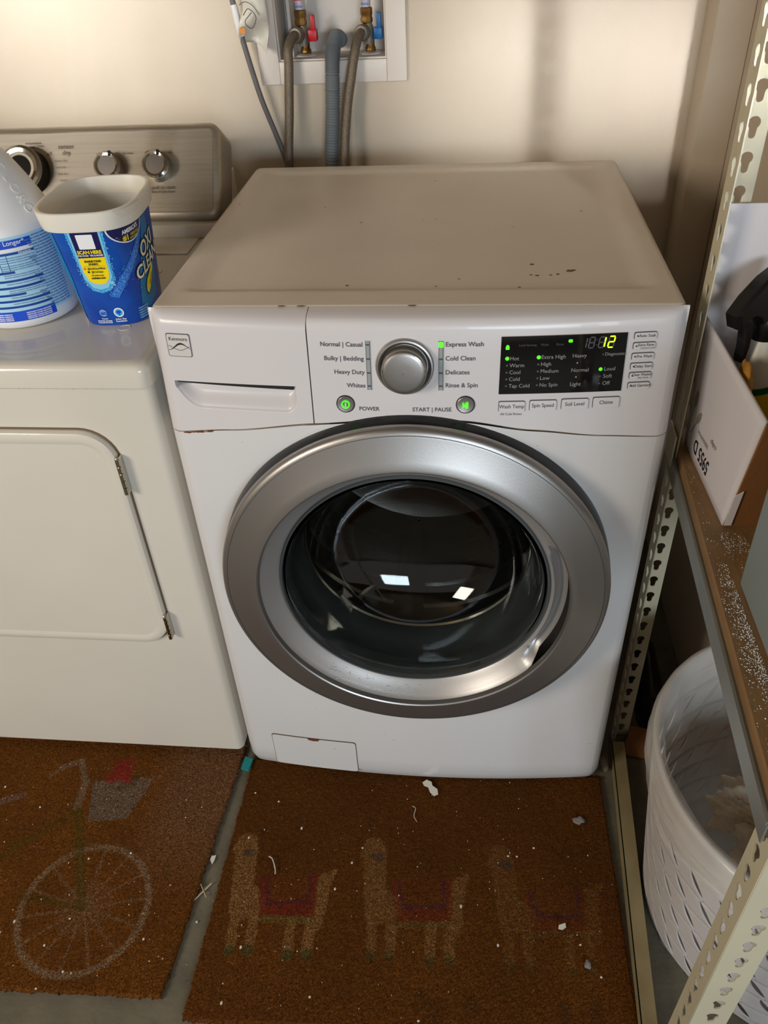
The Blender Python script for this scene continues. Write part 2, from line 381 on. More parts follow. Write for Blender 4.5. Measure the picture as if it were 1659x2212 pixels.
for j in range(ny+1):
    for i in range(nx+1):
        x = lid_coord(i, nx, -LX, LX); y = lid_coord(j, ny, Y0, Y1); z = lid_z(x, y); r = .020
        a = (abs(x)-(LX-r))/r; b = (y-(Y1-r))/r; r2_ = .014; a2 = (abs(x)-(LX-r2_))/r2_; b2 = ((Y0+r2_)-y)/r2_
        if a > 0 and b > 0: x = math.copysign(LX-r+r*a*math.sqrt(1-b*b/2), x); y = Y1-r+r*b*math.sqrt(1-a*a/2)
        elif a2 > 0 and b2 > 0: x = math.copysign(LX-r2_+r2_*a2*math.sqrt(1-b2*b2/2), x); y = Y0+r2_-r2_*b2*math.sqrt(1-a2*a2/2)
        vs.append((x, y, z))
n1 = nx+1
for j in range(ny):
    for i in range(nx): a = j*n1+i; fs.append((a, a+1, a+n1+1, a+n1))
edge = [i for i in range(n1)]+[j*n1+nx for j in range(1, ny+1)]+[ny*n1+i for i in range(nx-1, -1, -1)]+[j*n1 for j in range(ny-1, 0, -1)]
b0 = len(vs)
for e in edge: x, y, z = vs[e]; vs.append((x, y, .955))
for k in range(len(edge)): k2 = (k+1) % len(edge); fs.append((edge[k2], edge[k], b0+k, b0+k2))
fs.append([b0+k for k in range(len(edge)-1, -1, -1)])
mk('lid', vs, fs, LIDM, wm, 35)
box('side_shell', -HW+.0005, HW-.0005, .090, .672, .8125, .954, ENAM, wm)
# chips and grime on the lid
bm = bmesh.new()
for x, y, r in [(.160, .175, .0035), (.165, .135, .0028), (.157, .137, .002), (.209, .150, .0045), (.215, .152, .0028), (.193, .139, .0025), (.183, .136, .002), (.14, .095, .002),
                (.03, .10, .0016), (.060, .125, .0018), (-.09, .105, .002), (-.29, .60, .002), (-.28, .56, .0012), (-.32, .45, .0015), (.25, .40, .002), (-.1, .36, .002), (.02, .37, .0015), (.0, .365, .001), (.03, .36, .001), (.01, .58, .0018), (-.17, .44, .0016)]:
    vv = [bm.verts.new((x+r*(.8+.6*random.random())*math.cos(a), y+r*(.5+.6*random.random())*math.sin(a), lid_z(x, y)+.0004)) for a in [k*PI/4 for k in range(8)]]
    bm.faces.new(vv)
for x in (-.14, -.165, .003): # along the front joint
    vv = [bm.verts.new((x+.004*math.cos(a)*(1+random.random()), .0285+.0016*math.sin(a), .9846)) for a in [k*PI/4 for k in range(8)]]; bm.faces.new(vv)
o = bm_obj('dirt_specks', bm, GRIM, wm); o['kind'] = 'stuff'
# rust along the seam under the drawer and the pump cover
def rust(name, pts, r):
    bm = bmesh.new()
    for x, z in pts:
        rr = r*(.5+random.random()); y = face_y(x, z)+corner(x)-.0006
        bm.faces.new([bm.verts.new((x+rr*1.8*math.cos(a)*(.7+.5*random.random()), y, z+rr*.6*math.sin(a))) for a in [k*PI/4 for k in range(8)]])
    o = bm_obj(name, bm, RUST, wm); o['kind'] = 'stuff'
rust('rust_stain', [(-.318+.0028*i, seam(-.318+.0028*i)-.0012-.001*random.random()) for i in range(16)]+[(-.10, .836), (-.095, .8365)], .0019)
rust('rust_stain', [(-.272+.003*i, .0425) for i in range(8)]+[(-.14+.003*i, .0408) for i in range(8)]+[(-.2, .042), (-.195, .042)], .0017)
# pump cover
fb = lambda u, v, o=0.0: Vector((u, bow(u)-o, v))
gp = poly_on('cover_gap', rrect(-.2855, -.1200, .0405, .1335, .006), lambda u, v, o: fb(u, v, .0004), GRIM, wm)
cv = poly_on('pump_cover', rrect(-.2842, -.1212, .0418, .1322, .006), lambda u, v, o: fb(u, v, .0016), ENAM, wm)
poly_on('finger_notch', [(-.214, .1325), (-.190, .1325), (-.193, .1275), (-.202, .1262), (-.211, .1275)], lambda u, v, o: fb(u, v, .0019), RUST, cv)
# levelling feet
for x, y in ((-.29, .04), (.29, .04), (-.29, .62), (.29, .62)):
    lathe('levelling_foot', [(0.001, 0.0145), (.022, .0145), (.022, .022), (.008, .022), (.008, .04)], BLKP, wm, Matrix.Translation((x, y, 0)), 20)
# --- door
DC = (-.001, .5585); DY = 0.0
def dm(r, a, y, tilt=.022): # polar point on door
    z = r*math.sin(a); return Vector((DC[0]+r*math.cos(a), y+tilt*z, DC[1]+z))
def dlathe(name, prof, m, parent, n=128, caps=(False, False), mod=None):
    rings = [[dm(r, 2*PI*k/n, (y+(mod(r, y, 2*PI*k/n) if mod else 0))) for k in range(n)] for r, y in prof]
    return loft(name, rings, m, parent, True, caps, 40)
cut = dlathe('opening_cutter', [(.0005, -.10), (.211, -.10), (.211, .086), (.256, .090), (.256, .475), (.0005, .475)], DARK, None, 96)
md = cab.modifiers.new('b', 'BOOLEAN'); md.operation = 'DIFFERENCE'; md.object = cut; md.solver = 'EXACT'
me = bpy.data.meshes.new_from_object(cab.evaluated_get(bpy.context.evaluated_depsgraph_get())); cab.modifiers.clear(); cab.data = me; me.materials.clear(); me.materials.append(ENAM)
bpy.data.objects.remove(cut)
dlathe('door_gasket', [(.2130, .010), (.2880, .008), (.2930, .002), (.2942, -.012), (.2935, -.030), (.2890, -.040), (.2700, -.046)], mat('dark_rubber', rgb(26, 25, 25), .3), wm)
door = dlathe('door', [(.278, -.040), (.2895, -.041), (.2915, -.044), (.2918, -.049), (.2905, -.053), (.2875, -.0562), (.284, -.0575), (.279, -.0588), (.276, -.0596), (.262, -.0635), (.248, -.0680),
               (.2385, -.0712), (.2350, -.0716), (.2330, -.0702), (.2322, -.067), (.2318, -.062)], SILV, wm)
dlathe('accent_line', [(.2830, -.0582), (.2822, -.0586)], SEAL, door)
def hand(r, y, a):
    a = (a+PI) % (2*PI)-PI; u = smooth(-.66, -.52, a)*smooth(.50, .30, a)
    return .026*u*smooth(.212, .2225, r)
dlathe('silver_dish', [(.2318, -.062), (.2295, -.0585), (.227, -.056), (.2235, -.0525), (.2195, -.0485), (.2155, -.0450), (.2115, -.0415), (.208, -.0385), (.2055, -.036), (.2045, -.030)], SILB, door, mod=hand)
dlathe('glass_collar', [(.2065, -.0375), (.205, -.0400), (.2025, -.0400), (.2015, -.030), (.2005, .0)], SEAL, door)
bowl = [(.2015, -.034), (.197, -.028), (.194, -.012), (.190, .010), (.184, .035), (.172, .062), (.155, .085), (.132, .103), (.105, .116), (.075, .124), (.040, .1285), (.002, .130)]
inn = [(max(.002, r-.004), y-.004) for r, y in bowl]
dlathe('door_window', bowl+inn[::-1], GLAS, door, 96)
dlathe('rubber_gasket', [(.206, -.010), (.208, .02), (.2000, .04), (.190, .065), (.196, .085), (.215, .09)], SEAL, wm)
drum = dlathe('drum', [(.215, .09), (.245, .10), (.250, .14), (.2505, .30), (.25, .40), (.235, .44), (.20, .455), (.11, .46), (.09, .45), (.002, .45)], DRUM, wm)
for a in (0.4, 2.5, 4.6):
    rings = []
    for y in (.13, .16, .26, .38, .41):
        s = 1 if .14 < y < .40 else .15; rings.append([dm(.252, a-.13, y, 0), dm(.252-.035*s, a-.03, y, 0), dm(.252-.035*s, a+.03, y, 0), dm(.252, a+.13, y, 0)])
    loft('drum_paddle', rings, DRUM, drum, True, (True, True), 60)
for rr_, yy_ in ((.2495, .18), (.2495, .24), (.2495, .30), (.2495, .36)):
    dlathe('drum_ridge', [(rr_, yy_-.006), (rr_-.004, yy_), (rr_, yy_+.006)], CHRM, drum)
dlathe('rim_highlight', [(.188, .064), (.1905, .067), (.188, .070)], CHRM, wm)
# smear of dried soap on the dish
bm = bmesh.new()
for k in range(70):
    a = -2.25+.75*random.random(); r = .2125+.016*random.random(); q = []
    yy = -.0415-(r-.2115)*1.05
    for t_ in range(5):
        q.append(bm.verts.new(dm(r+.0016*random.uniform(-1, 1), a+.008*math.cos(t_*1.26)*random.random(), yy-.0012)))
    try: bm.faces.new(q)
    except ValueError: pass
o = bm_obj('soap_smear', bm, LINT, door); o['kind'] = 'stuff'

# --- control panel furniture
kn = Vector((-.0050, face_y(-.005, .920), .920)); KM = frame_m(kn, (0, -1, .10))
knob = lathe('programme_knob', [(.0285, -.002), (.0290, .016), (.0288, .020), (.0278, .0222), (.0262, .0232), (.022, .0240), (.010, .0244), (.0005, .0245)], SILV, wm, KM, 64)
lathe('knob_bezel', [(.0372, -.004), (.0372, .004), (.0360, .0062), (.0340, .0066), (.0318, .0046), (.0298, .0015), (.0290, -.002)], SILV, wm, KM, 64)
lathe('knob_rim', [(.0272, .0224), (.0268, .0232), (.0262, .0234)], CHRM, knob, KM, 64)
def round_button(u, v, name):
    c = Vector((u, face_y(u, v), v)); m4 = frame_m(c, (0, -1, .10))
    b = lathe(name, [(.0112, -.001), (.0112, .0018), (.0104, .0024), (.006, .0017), (.0005, .0014)], SILV, wm, m4, 40)
    lathe('button_ring', [(.0124, -.001), (.0124, .0009), (.0114, .0009), (.0114, -.001)], DARK, b, m4, 40); return b
pb = round_button(-.0847, .8668, 'power_button'); sb = round_button(.0726, .8672, 'start_button')
def ring_me(r0, r1, n=28): return [(r1*math.cos(2*PI*k/n), r1*math.sin(2*PI*k/n)) for k in range(n)], [(r0*math.cos(2*PI*k/n), r0*math.sin(2*PI*k/n)) for k in range(n)]
oo, ii = ring_me(.0043, .0054); me = plate2d(oo, [ii], .0002)
wrapped('power_symbol', me, lambda x, y, z: pan(-.0847+x, .8668+y, .0022), GREEN, pb)
poly_on('power_mark', rect(-.0853, -.0841, .8643, .8695), lambda u, v, o: pan(u, v, .0021), GREEN, pb)
poly_on('play_symbol', [(.0690, .8633), (.0690, .8712), (.0726, .8680), (.0724, .8660)], lambda u, v, o: pan(u, v, .0022), GREEN, sb)
poly_on('pause_bar', rect(.0729, .0744, .8632, .8712), lambda u, v, o: pan(u, v, .0022), GREEN, sb)
poly_on('pause_bar', rect(.0750, .0762, .8630, .8714), lambda u, v, o: pan(u, v, .0022), GREEN, sb)
INDM = mat('indicator_grey', rgb(150, 158, 156), 0.3)
for u0, u1, rows_ in ((-.0545, -.0488, (.9487, .9298, .9110, .8930)), (.0378, .0437, (.9487, .9298, .9112, .8935))):
    st = poly_on('indicator_strip', rect(u0, u1, .8875, .9535), lambda u, v, o: pan(u, v, .0003), INDM, wm)
    poly_on('strip_edge', rect(u1-.0008, u1, .8875, .9535), lambda u, v, o: pan(u, v, .0005), INK, st)
    poly_on('strip_edge', rect(u0, u0+.0005, .8875, .9535), lambda u, v, o: pan(u, v, .0005), INK, st)
    for k, v in enumerate(rows_):
        lit = (u0 > 0 and k == 0)
        poly_on('strip_mark', rect(u0+.0005, u1-.0005, v-.0011, v+.0011), lambda u, vv, o: pan(u, vv, .0006), INK, st)
        if lit: poly_on('lit_strip', rect(u0, u1, v-.0032, v+.0034), lambda u, vv, o: pan(u, vv, .0008), GREEN, st)
TS = .0083
for s, u, v in (('Normal | Casual', -.0580, .9484), ('Bulky | Bedding', -.0576, .9297), ('Heavy Duty', -.0573, .9114), ('Whites', -.0570, .8930)):
    text_on('lettering', s, TS, u, v, pan, INK, wm, 'RIGHT', bold=.0001)
for s, u, v in (('Express Wash', .0462, .9487), ('Cold Clean', .0462, .9303), ('Delicates', .0462, .9117), ('Rinse & Spin', .0462, .8940)):
    text_on('lettering', s, TS, u, v, pan, INK, wm, 'LEFT', bold=.0001)
text_on('lettering', 'POWER', .0078, -.0672, .8603, pan, INK, wm, 'LEFT', bold=.0001)
text_on('lettering', 'START | PAUSE', .0078, .0548, .8600, pan, INK, wm, 'RIGHT', bold=.0001)
# display
dp = poly_on('display_window', [(.1155, .9580), (.1148, .8816), (.2699, .8817), (.2694, .9587)], lambda u, v, o: pan(u, v, .0006), DISP, wm)
dpn = lambda u, v, o=0.0: pan(u, v, .0010)
def led(u, v, m=GREEN, r=.0024): poly_on('indicator_light', disc(u, v, r, 12), dpn, m, dp)
for k, s in enumerate(('Hot', 'Warm', 'Cool', 'Cold', 'Tap Cold')):
    text_on('display_lettering', s, .0071, .1268, .9296-.0092*k, dpn, DTXT, dp, 'LEFT'); led(.1236, .9298-.0092*k, GREEN if k == 0 else DDIM, .0025 if k == 0 else .0014)
for k, s in enumerate(('Extra High', 'High', 'Medium', 'Low', 'No Spin')):
    text_on('display_lettering', s, .0071, .1656, .9305-.0093*k, dpn, DTXT, dp, 'LEFT'); led(.1626, .9306-.0093*k, GREEN if k == 0 else DDIM, .0025 if k == 0 else .0014)
for s, v in (('Heavy', .9310), ('Normal', .9120), ('Light', .8932)): text_on('display_lettering', s, .0071, .2040, v, dpn, DTXT, dp, 'LEFT')
for v in (.9218, .9030): led(.2110, v, DTXT, .0011)
text_on('display_lettering', 'Diagnostics', .0058, .2440, .9318, dpn, DTXT, dp, 'LEFT'); led(.2418, .9318, DDIM, .0011)
for k, s in enumerate(('Loud', 'Soft', 'Off')):
    text_on('display_lettering', s, .0071, .2448, .9123-.0096*k, dpn, DTXT, dp, 'LEFT'); led(.2408, .9123-.0096*k, GREEN if k == 0 else DDIM, .0023 if k == 0 else .0013)
for s, u in (('Load Sensing', .1370), ('Wash', .1640), ('Rinse', .1830)): text_on('display_lettering', s, .0042, u, .9468, dpn, DDIM, dp, 'LEFT')
poly_on('lock_light', [(.1213, .9415), (.1255, .9415), (.1257, .9445), (.1249, .9468), (.1234, .9476), (.1219, .9468), (.1211, .9445)], dpn, GREEN, dp)
poly_on('phase_light', rrect(.1978, .2028, .9488, .9526, .001), dpn, GREEN, dp)
SEG = {'a': ((.12, 1), (.88, 1)), 'b': ((1, .9), (1, .55)), 'c': ((1, .45), (1, .1)), 'd': ((.12, 0), (.88, 0)), 'e': ((0, .1), (0, .45)), 'f': ((0, .55), (0, .9)), 'g': ((.12, .5), (.88, .5))}
def seg(u0, v0, w, h, on, m, off=None):
    for k, ((a, b), (c, d)) in SEG.items():
        mm = m if k in on else off
        if not mm: continue
        sl = .12*h; p = Vector((u0+a*w+b*sl, v0+b*h)); q = Vector((u0+c*w+d*sl, v0+d*h)); t = (q-p).normalized(); nn = Vector((-t.y, t.x))*.00085; e = t*.0008
        poly_on('digit_segment', [tuple(p+e*-1), tuple(p+nn), tuple(q+nn), tuple(q+e), tuple(q-nn), tuple(p-nn)], (lambda u, v, o: pan(u, v, .0012)) if mm is YGRN else dpn, mm, dp)
for u0, on in ((.2160, 'bc'), (.2225, 'abcdefg'), (.2345, 'abcdefg'),): seg(u0-(.003 if on == 'bc' else 0), .9408, .0062, .0135, on, DDIM)
seg(.2355, .9408, .0062, .0140, 'bc', YGRN); seg(.2462, .9408, .0066, .0140, 'abged', YGRN, DDIM)
for v in (.9445, .9510): led(.2325, v, DDIM, .0007)
# buttons
def rect_button(u0, u1, v0, v1, s, sz, dot=False, sub=None):
    b = poly_on('button_shade_underlay', rrect(u0, u1, v0, v1, .0022), lambda u, v, o: pan(u, v, .0003), INK, wm)  # dark underlay, offset under the cap, paints a shadow along top and left
    poly_on('button_cap', rrect(u0+.0007, u1-.0003, v0+.0003, v1-.0009, .0020), lambda u, v, o: pan(u, v, .0012), PANM, b)
    uc = (u0+u1)/2+(.0022 if dot else 0); f = lambda u, v, o=0.0: pan(u, v, .0016)
    text_on('lettering', s, sz, uc, (v0+v1)/2+(.0012 if sub else 0), f, INK, b, bold=.00004, sx=.9)
    if sub: text_on('lettering', sub, .0032, uc+.002, (v0+v1)/2-.0028, f, INK, b)
    if dot: poly_on('button_dot', disc(u0+.0044, (v0+v1)/2, .0011, 10), f, BINK, b)
for (u0, u1), s in zip(((.1152, .1492), (.1548, .1896), (.1954, .2302), (.2355, .2697)), ('Wash Temp', 'Spin Speed', 'Soil Level', 'Chime')):
    k = (u0-.1152)/.12; rect_button(u0, u1, .8568+.0022*k, .8720+.0024*k, s, .0072)
text_on('lettering', 'All Cold Rinses', .0045, .1320, .8530, pan, INK, wm)
for v, s, sub in ((.9585, 'Auto Soak', None), (.9455, 'Extra Rinse', 'Control Lock'), (.9318, 'Pre Wash', None), (.9188, 'Delay Start', None), (.9064, 'Clean Washer', 'Stay Fresh'), (.8930, 'Add Garment', None)):
    rect_button(.2773, .3050, v-.0095, v, s, .0054 if sub is None else .0048, True, sub)
# badge
bdg = poly_on('badge', rrect(-.3200, -.2868, .9243, .9560, .0028), lambda u, v, o: pan(u, v, .0004), INK, wm)
poly_on('badge_face', rrect(-.3190, -.2876, .9253, .9550, .0024), lambda u, v, o: pan(u, v, .0009), mat('badge_silver', rgb(206, 200, 194), .3), bdg)
bf = lambda u, v, o=0.0: pan(u, v, .0012)
text_on('badge_lettering', 'Kenmore', .0068, -.3034, .9487, bf, INK, bdg, bold=.0001)
def wave(f0, f1, n=24):
    up = [(-.3182+.0298*k/n, f1(k/n)) for k in range(n+1)]; dn = [(-.3182+.0298*k/n, f0(k/n)) for k in range(n, -1, -1)]; return up+dn
wv = lambda ph, am: (lambda t: .9375+am*math.sin(ph+t*5.2))
poly_on('badge_wave', wave(lambda t: .9375+.0040*math.sin(t*5.2-1.6)-.0002, lambda t: .9375+.0040*math.sin(t*5.2-1.6)+.0004+.0020*math.sin(PI*t)**2), bf, BINK, bdg)
poly_on('badge_wave', wave(lambda t: .9365-.0030*math.sin(t*5.2-1.2)-.0002, lambda t: .9365-.0030*math.sin(t*5.2-1.2)+.0004), bf, BINK, bdg)

# ================================================================ DRYER
dy = thing('clothes_dryer', 'white top-console dryer with a hinged square door, left of the washing machine', 'dryer')
DX1 = -.3635; DX0 = DX1-.735; DF = .024
def rr_ring(x0, x1, y0, y1, r, z, n=5):
    return [Vector((p[0], p[1], z)) for p in rrect(x0, x1, y0, y1, r, n)]
loft('cabinet', [rr_ring(DX0, DX1, DF, .74, .014, z) for z in (.030, .045, .85, .868)], DRYM, dy)
box('gap_shadow', DX0+.01, DX1-.012, DF+.006, .73, .8665, .8735, DARK, dy)
for x in (DX0+.06, DX1-.06):
    for y in (.09, .68): lathe('levelling_foot', [(.001, 0.0), (.02, 0), (.02, .008), (.01, .012), (.01, .035)], BLKP, dy, Matrix.Translation((x, y, 0)), 16)
LZ = .9095
rg = []
for z, ins in ((.8725, .002), (.8745, 0), (.899, -.0005), (.9045, .0015), (.9078, .0055), (.9092, .011), (.9095, .016)):
    rg.append(rr_ring(DX0-.004+ins, DX1+.006-ins, .0075+ins, .745-ins, .016, z))
loft('lid', rg, DRYM, dy)
# lint screen door and its outline
box('lint_screen_cover', -.80, -.418, .418, .506, LZ, LZ+.0032, DRYM, dy, bev=.0015)
box('lint_cover_lip', -.80, -.44, .337, .345, LZ, LZ+.0012, DRYM, dy, bev=.0005)
# door
d1 = loft('door', [[Vector((p[0], y, p[1])) for p in rrect(-.93+i_, -.4400-i_, .352+i_, .7965-i_, .052-i_, 8)] for y, i_ in ((DF+.002, 0), (DF-.004, 0), (DF-.0095, .002), (DF-.0115, .006), (DF-.0115, .014), (DF-.0095, .020))], DRYM, dy)
loft('door_groove', [[Vector((p[0], y, p[1])) for p in rrect(-.933, -.4368, .3488, .7998, .054, 8)] for y in (DF+.002, DF-.0007)], GRIM, dy)
for z0, z1 in ((.690, .755), (.370, .425)):
    h = thing('door_hinge', '', ''); h.parent = dy
    del h['label']; del h['category']
    box('hinge_leaf', -.4425, -.4345, DF-.013, DF-.002, z0, z1, CHRM, h, bev=.001)
    n = 5
    for k in range(n):
        a = z0+(z1-z0)*k/n; lathe('hinge_knuckle', [(.0005, 0), (.0036, 0), (.0036, (z1-z0)/n-.0015), (.0005, (z1-z0)/n-.0015)], CHRM, h, Matrix.Translation((-.4385, DF-.0135, a)), 12)
tube('ring_stain', [Vector((-.4275+.0085*math.cos(a), .125+.0085*math.sin(a), LZ)) for a in [2*PI*k/24 for k in range(24)]], .0006, LINT, dy, 6, 0)
# console
cs = thing('control_console', '', ''); cs.parent = dy; del cs['label']; del cs['category']
CS = math.atan2(.09, .145); CO = Vector((0, .51, .940)); ux = Vector((1, 0, 0)); uz = Vector((0, math.sin(CS), math.cos(CS))); un = Vector((0, -math.cos(CS), math.sin(CS)))
def con(u, v, o=0.0): return CO+ux*u+uz*v+un*o
rg = []
for o_, i_ in ((-.075, 0), (-.012, 0), (-.006, .001), (-.002, .0045), (0, .010), (.0004, .0125), (-.0012, .014), (-.0012, .0155), (-.0012, .018)):
    rg.append([con(p[0], p[1], o_) for p in rrect(-1.08+i_, -.3770-i_, .001+i_, .171-i_, .022-i_, 7)])
loft('console_body', rg, STEEL, cs)
box('console_base', -1.08, -.385, .500, .62, LZ, .934, DRYM, cs, bev=.002)
box('console_foot', -1.08, -.392, .60, .70, LZ, .98, DRYM, cs, bev=.002)
def dknob(u, v, r, h, black, nm):
    m4 = frame_m(con(u, v, 0), un); k = lathe(nm, [(r*1.05, -.001), (r*1.0, .004), (r*.95, h*.8), (r*.92, h), (r*.3, h+.0005), (.0005, h+.0005)], BLKP if black else SILV, dy, m4, 48)
    lathe('chrome_ring', [(r*.98, h*.72), (r*1.02, h*.86), (r*.99, h*1.02), (r*.86, h*1.10), (r*.70, h*1.04), (r*.66, h*.90)], CHRM, k, m4, 48)
    lathe('knob_face', [(r*.68, h*1.008), (r*.4, h*1.012), (.0005, h*1.014)], STEEL, k, m4, 48, (False, False)); return k
dknob(-.7400, .088, .0400, .030, True, 'timer_knob')
for u in (-.5805, -.4905):
    k = dknob(u, .0925, .0245, .020, False, 'selector_knob')
    p = con(u+.0062, .0925+.0205, .0195); mm = frame_m(p, un)
    box('pointer', -.0022, .0022, -.005, .004, 0, .0035, DARK, k, R=mm)
PRT = mat('console_print', rgb(96, 82, 66), .6)
cf = lambda u, v, o=0.0: con(u, v, .0012)
for s, sz, u, v in (('sensor', .0115, -.6650, .1325), ('dry', .0115, -.6650, .1215), ('off', .0095, -.6975, .1205), ('push to start', .0085, -.4835, .0575), ('End of Cycle Signal', .0056, -.4835, .0500),
                    ('temperature', .0060, -.728, .1400), ('low med', .0066, -.736, .1335), ('steam', .0060, -.7140, .1350), ('off', .0070, -.604, .1180), ('No Heat', .0056, -.5480, .1185), ('off', .0066, -.513, .1195), ('on', .0066, -.4685, .1185)):
    text_on('console_lettering', s, sz, u, v, cf, PRT, cs, bold=.0001)
for k, s in enumerate(('more dry', 'normal', 'less dry', 'damp', 'timed', 'touch up')): text_on('console_lettering', s, .0064, -.688+.003*min(k, 3), .108-.0115*k, cf, PRT, cs, 'LEFT')
rust_o = bmesh.new()
for i in range(26):
    x = -.60+.008*i+.004*random.random()
    rust_o.faces.new([rust_o.verts.new((x+.004*math.cos(a), DF-.0008, .8655+.0014*math.sin(a)*random.random())) for a in [k*PI/3 for k in range(6)]])
bm_obj('rust_stain', rust_o, RUST, dy)['kind'] = 'stuff'

# ================================================================ JUG AND TUB ON THE DRYER
JC = Vector((-.605, .19, LZ)); jug = thing('bleach_jug', 'white plastic bleach jug with blue printed label, left of the open tub', 'bottle', JC)
def rnd(R, z, n=48, off=(0, 0), sq=1): return [Vector((off[0]+R*math.cos(2*PI*k/n), off[1]+R*sq*math.sin(2*PI*k/n), z)) for k in range(n)]
# body and sloping shoulder that leads up to the neck (handle side away to the left)
rg = []
for R, z in ((.055, .0005), (.070, .001), (.0765, .005), (.0785, .013), (.0785, .090), (.0785, .142)): rg.append(rnd(R, z))
for k in range(1, 15):
    t = k/14; R = .0785*(1-t)**.92+.021*t+.004*math.sin(PI*t); z = .142+.115*t; off = (-.018*t, .012*t)
    rg.append(rnd(R, z, off=off))
rg += [rnd(.020, .268, off=(-.019, .013)), rnd(.020, .285, off=(-.019, .013))]
loft('body', rg, JUGM, jug, True, (True, True), 50)
lathe('cap', [(.0005, .304), (.021, .304), (.0225, .300), (.0225, .278), (.021, .277)], ROYL, jug, Matrix.Translation((-.019, .013, 0)), 32)
tube('handle', [(-.062, -.030, .150), (-.080, -.030, .185), (-.070, -.018, .235), (-.036, .000, .262)], .0125, JUGM, jug, 14, 24)
for k, (ch, t) in enumerate(zip('CLORO', (.62, .50, .39, .28, .17))):
    R = .0785*(1-t)**.92+.021*t+.0036; a = math.radians(-22)
    cpt = Vector((-.018*t+R*math.cos(a), .012*t+R*math.sin(a), .142+.115*t))
    nrm = Vector((math.cos(a)*.86, math.sin(a)*.86, .52)); xd = Vector((.42*math.cos(a), .42*math.sin(a), -.9)); mm = frame_m(cpt, nrm, xd)
    me = text_me(ch, .019, 'CENTER', .0008); me.transform(mm); put('raised_letter', me, JUGM, jug)
def jl(u, v, o=0.0):   # u = degrees round the jug, v = height
    a = math.radians(u); R = .0785+.0004+o; return Vector((R*math.cos(a), R*math.sin(a), v))
def jpatch(name, u0, u1, v0, v1, m, o, parent, lean=0):
    n = max(2, int((u1-u0)/3)); vs = []; fs = []
    for k in range(n+1):
        u = u0+(u1-u0)*k/n; vs += [jl(u, v0, o), jl(u, v1, o)]
    for k in range(n): fs.append((2*k, 2*k+2, 2*k+3, 2*k+1))
    return mk(name, vs, fs, m, parent, 180)
lb = jpatch('label', -165, -2, .0225, .1345, LBLU, 0, jug)
lb0 = jpatch('label_header', -165, -35, .1195, .1305, ROYL, .0004, lb); jpatch('label_footer', -165, -30.5, .0150, .0300, ROYL, .0004, lb)
jpatch('label_white_band', -165, -35, .1145, .1193, WINK, .0004, lb)
for v, u1, th in ((.1120, -34.6, .0032), (.0865, -60, .0034), (.0745, -33.2, .0032), (.0648, -33, .0032), (.0545, -56, .0032), (.0455, -32, .0032), (.0365, -31.5, .0032)):
    jpatch('label_bar', -165, u1, v-th/2, v+th/2, DBLU, .0005, lb)
for u in (-80, -72, -64): jpatch('label_rule', u, u+.5, .0865, .1105, DBLU, .0003, lb)
TXTG = mat('label_text_grey', rgb(96, 128, 176), .5)
def jt(s, sz, u, v, m, al='RIGHT'):
    return text_on('label_lettering', s, sz, 0, 0, lambda x, y, z: jl(u+math.degrees(x/.0785), v+y, .0009), m, lb, al, bold=.00008)
jt('Keeps Clothes Whiter Longer*', .0088, -42, .1265, WINK); jt('Directions', .0042, -38, .1120, WINK)
for k in range(26):
    v = .1300-.0041*k
    jt('MMWNM HWMN NMWHM WNMHN'[:16+(k*5) % 6], .0030, -7.5-.0*k, v, TXTG)
for v in (.1068, .1035, .1002, .096, .093, .090, .083, .080, .0705, .061, .058, .0505, .0415):
    jt('nmwnmw nmwnmw mwnwm nwmwnmw nmw', .0026, -35, v, TXTG)
for v in (.0262, .0232, .0202, .0175): jt('NMWHNM WNHM NMWHNM', .0026, -36, v, WINK); jt('NWHMNM WMNHW', .0028, -76, v, WINK)

TB = thing('stain_remover_tub', 'open blue and white stain remover tub beside the bleach jug on the dryer', 'tub', (0, 0, 0))
def tubr(v, grow=0.0, n=96, sh=3.2):
    L = lambda a, b: a+(b-a)*v
    cx, cyy, a, b, th = L(-.452, -.45), L(.2, .187), L(.05, .0625)+grow, L(.068, .084)+grow, .087
    out = []
    for k in range(n):
        t = -PI/2+2*PI*k/n; c, s = math.cos(t), math.sin(t)
        x = a*math.copysign(abs(c)**(2/sh), c); y = b*math.copysign(abs(s)**(2/sh), s)
        out.append(Vector((cx+x*math.cos(th)-y*math.sin(th), cyy+x*math.sin(th)+y*math.cos(th), LZ+.0005+.15*v)))
    return out
NT = 720
_mid = tubr(.5, n=NT); _s = [0.0]
for k in range(NT-1): _s.append(_s[-1]+(_mid[k+1].xy-_mid[k].xy).length)
_tot = _s[-1]+(_mid[0].xy-_mid[-1].xy).length
import bisect
_cache = {}
def tb(u, v, o=0.0):  # u = distance along the girth from the front middle, v = 0..1 height; o = stand-off
    s = u % _tot; k = min(bisect.bisect_right(_s, s)-1, NT-1); f = (s-_s[k])/((_s[k+1] if k+1 < NT else _tot)-_s[k]+1e-9)
    t = -PI/2+2*PI*(k+f)/NT; g = o; L = lambda a, b: a+(b-a)*v
    cx, cyy, a, b, th, sh = L(-.452, -.45), L(.2, .187), L(.05, .0625)+g, L(.068, .084)+g, .087, 3.2
    c, sn = math.cos(t), math.sin(t); x = a*math.copysign(abs(c)**(2/sh), c); y = b*math.copysign(abs(sn)**(2/sh), sn)
    return Vector((cx+x*math.cos(th)-y*math.sin(th), cyy+x*math.sin(th)+y*math.cos(th), LZ+.0005+.15*v))
wall = [tubr(0, -.004), tubr(0.0, -.001)]+[tubr(v) for v in (.02, .25, .5, .75, 1.0)]
inner = [tubr(v, -.0022) for v in (1.0, .75, .5, .25, .04)]
loft('tub_wall', wall+inner, BLUE, TB, True, (True, True), 50)
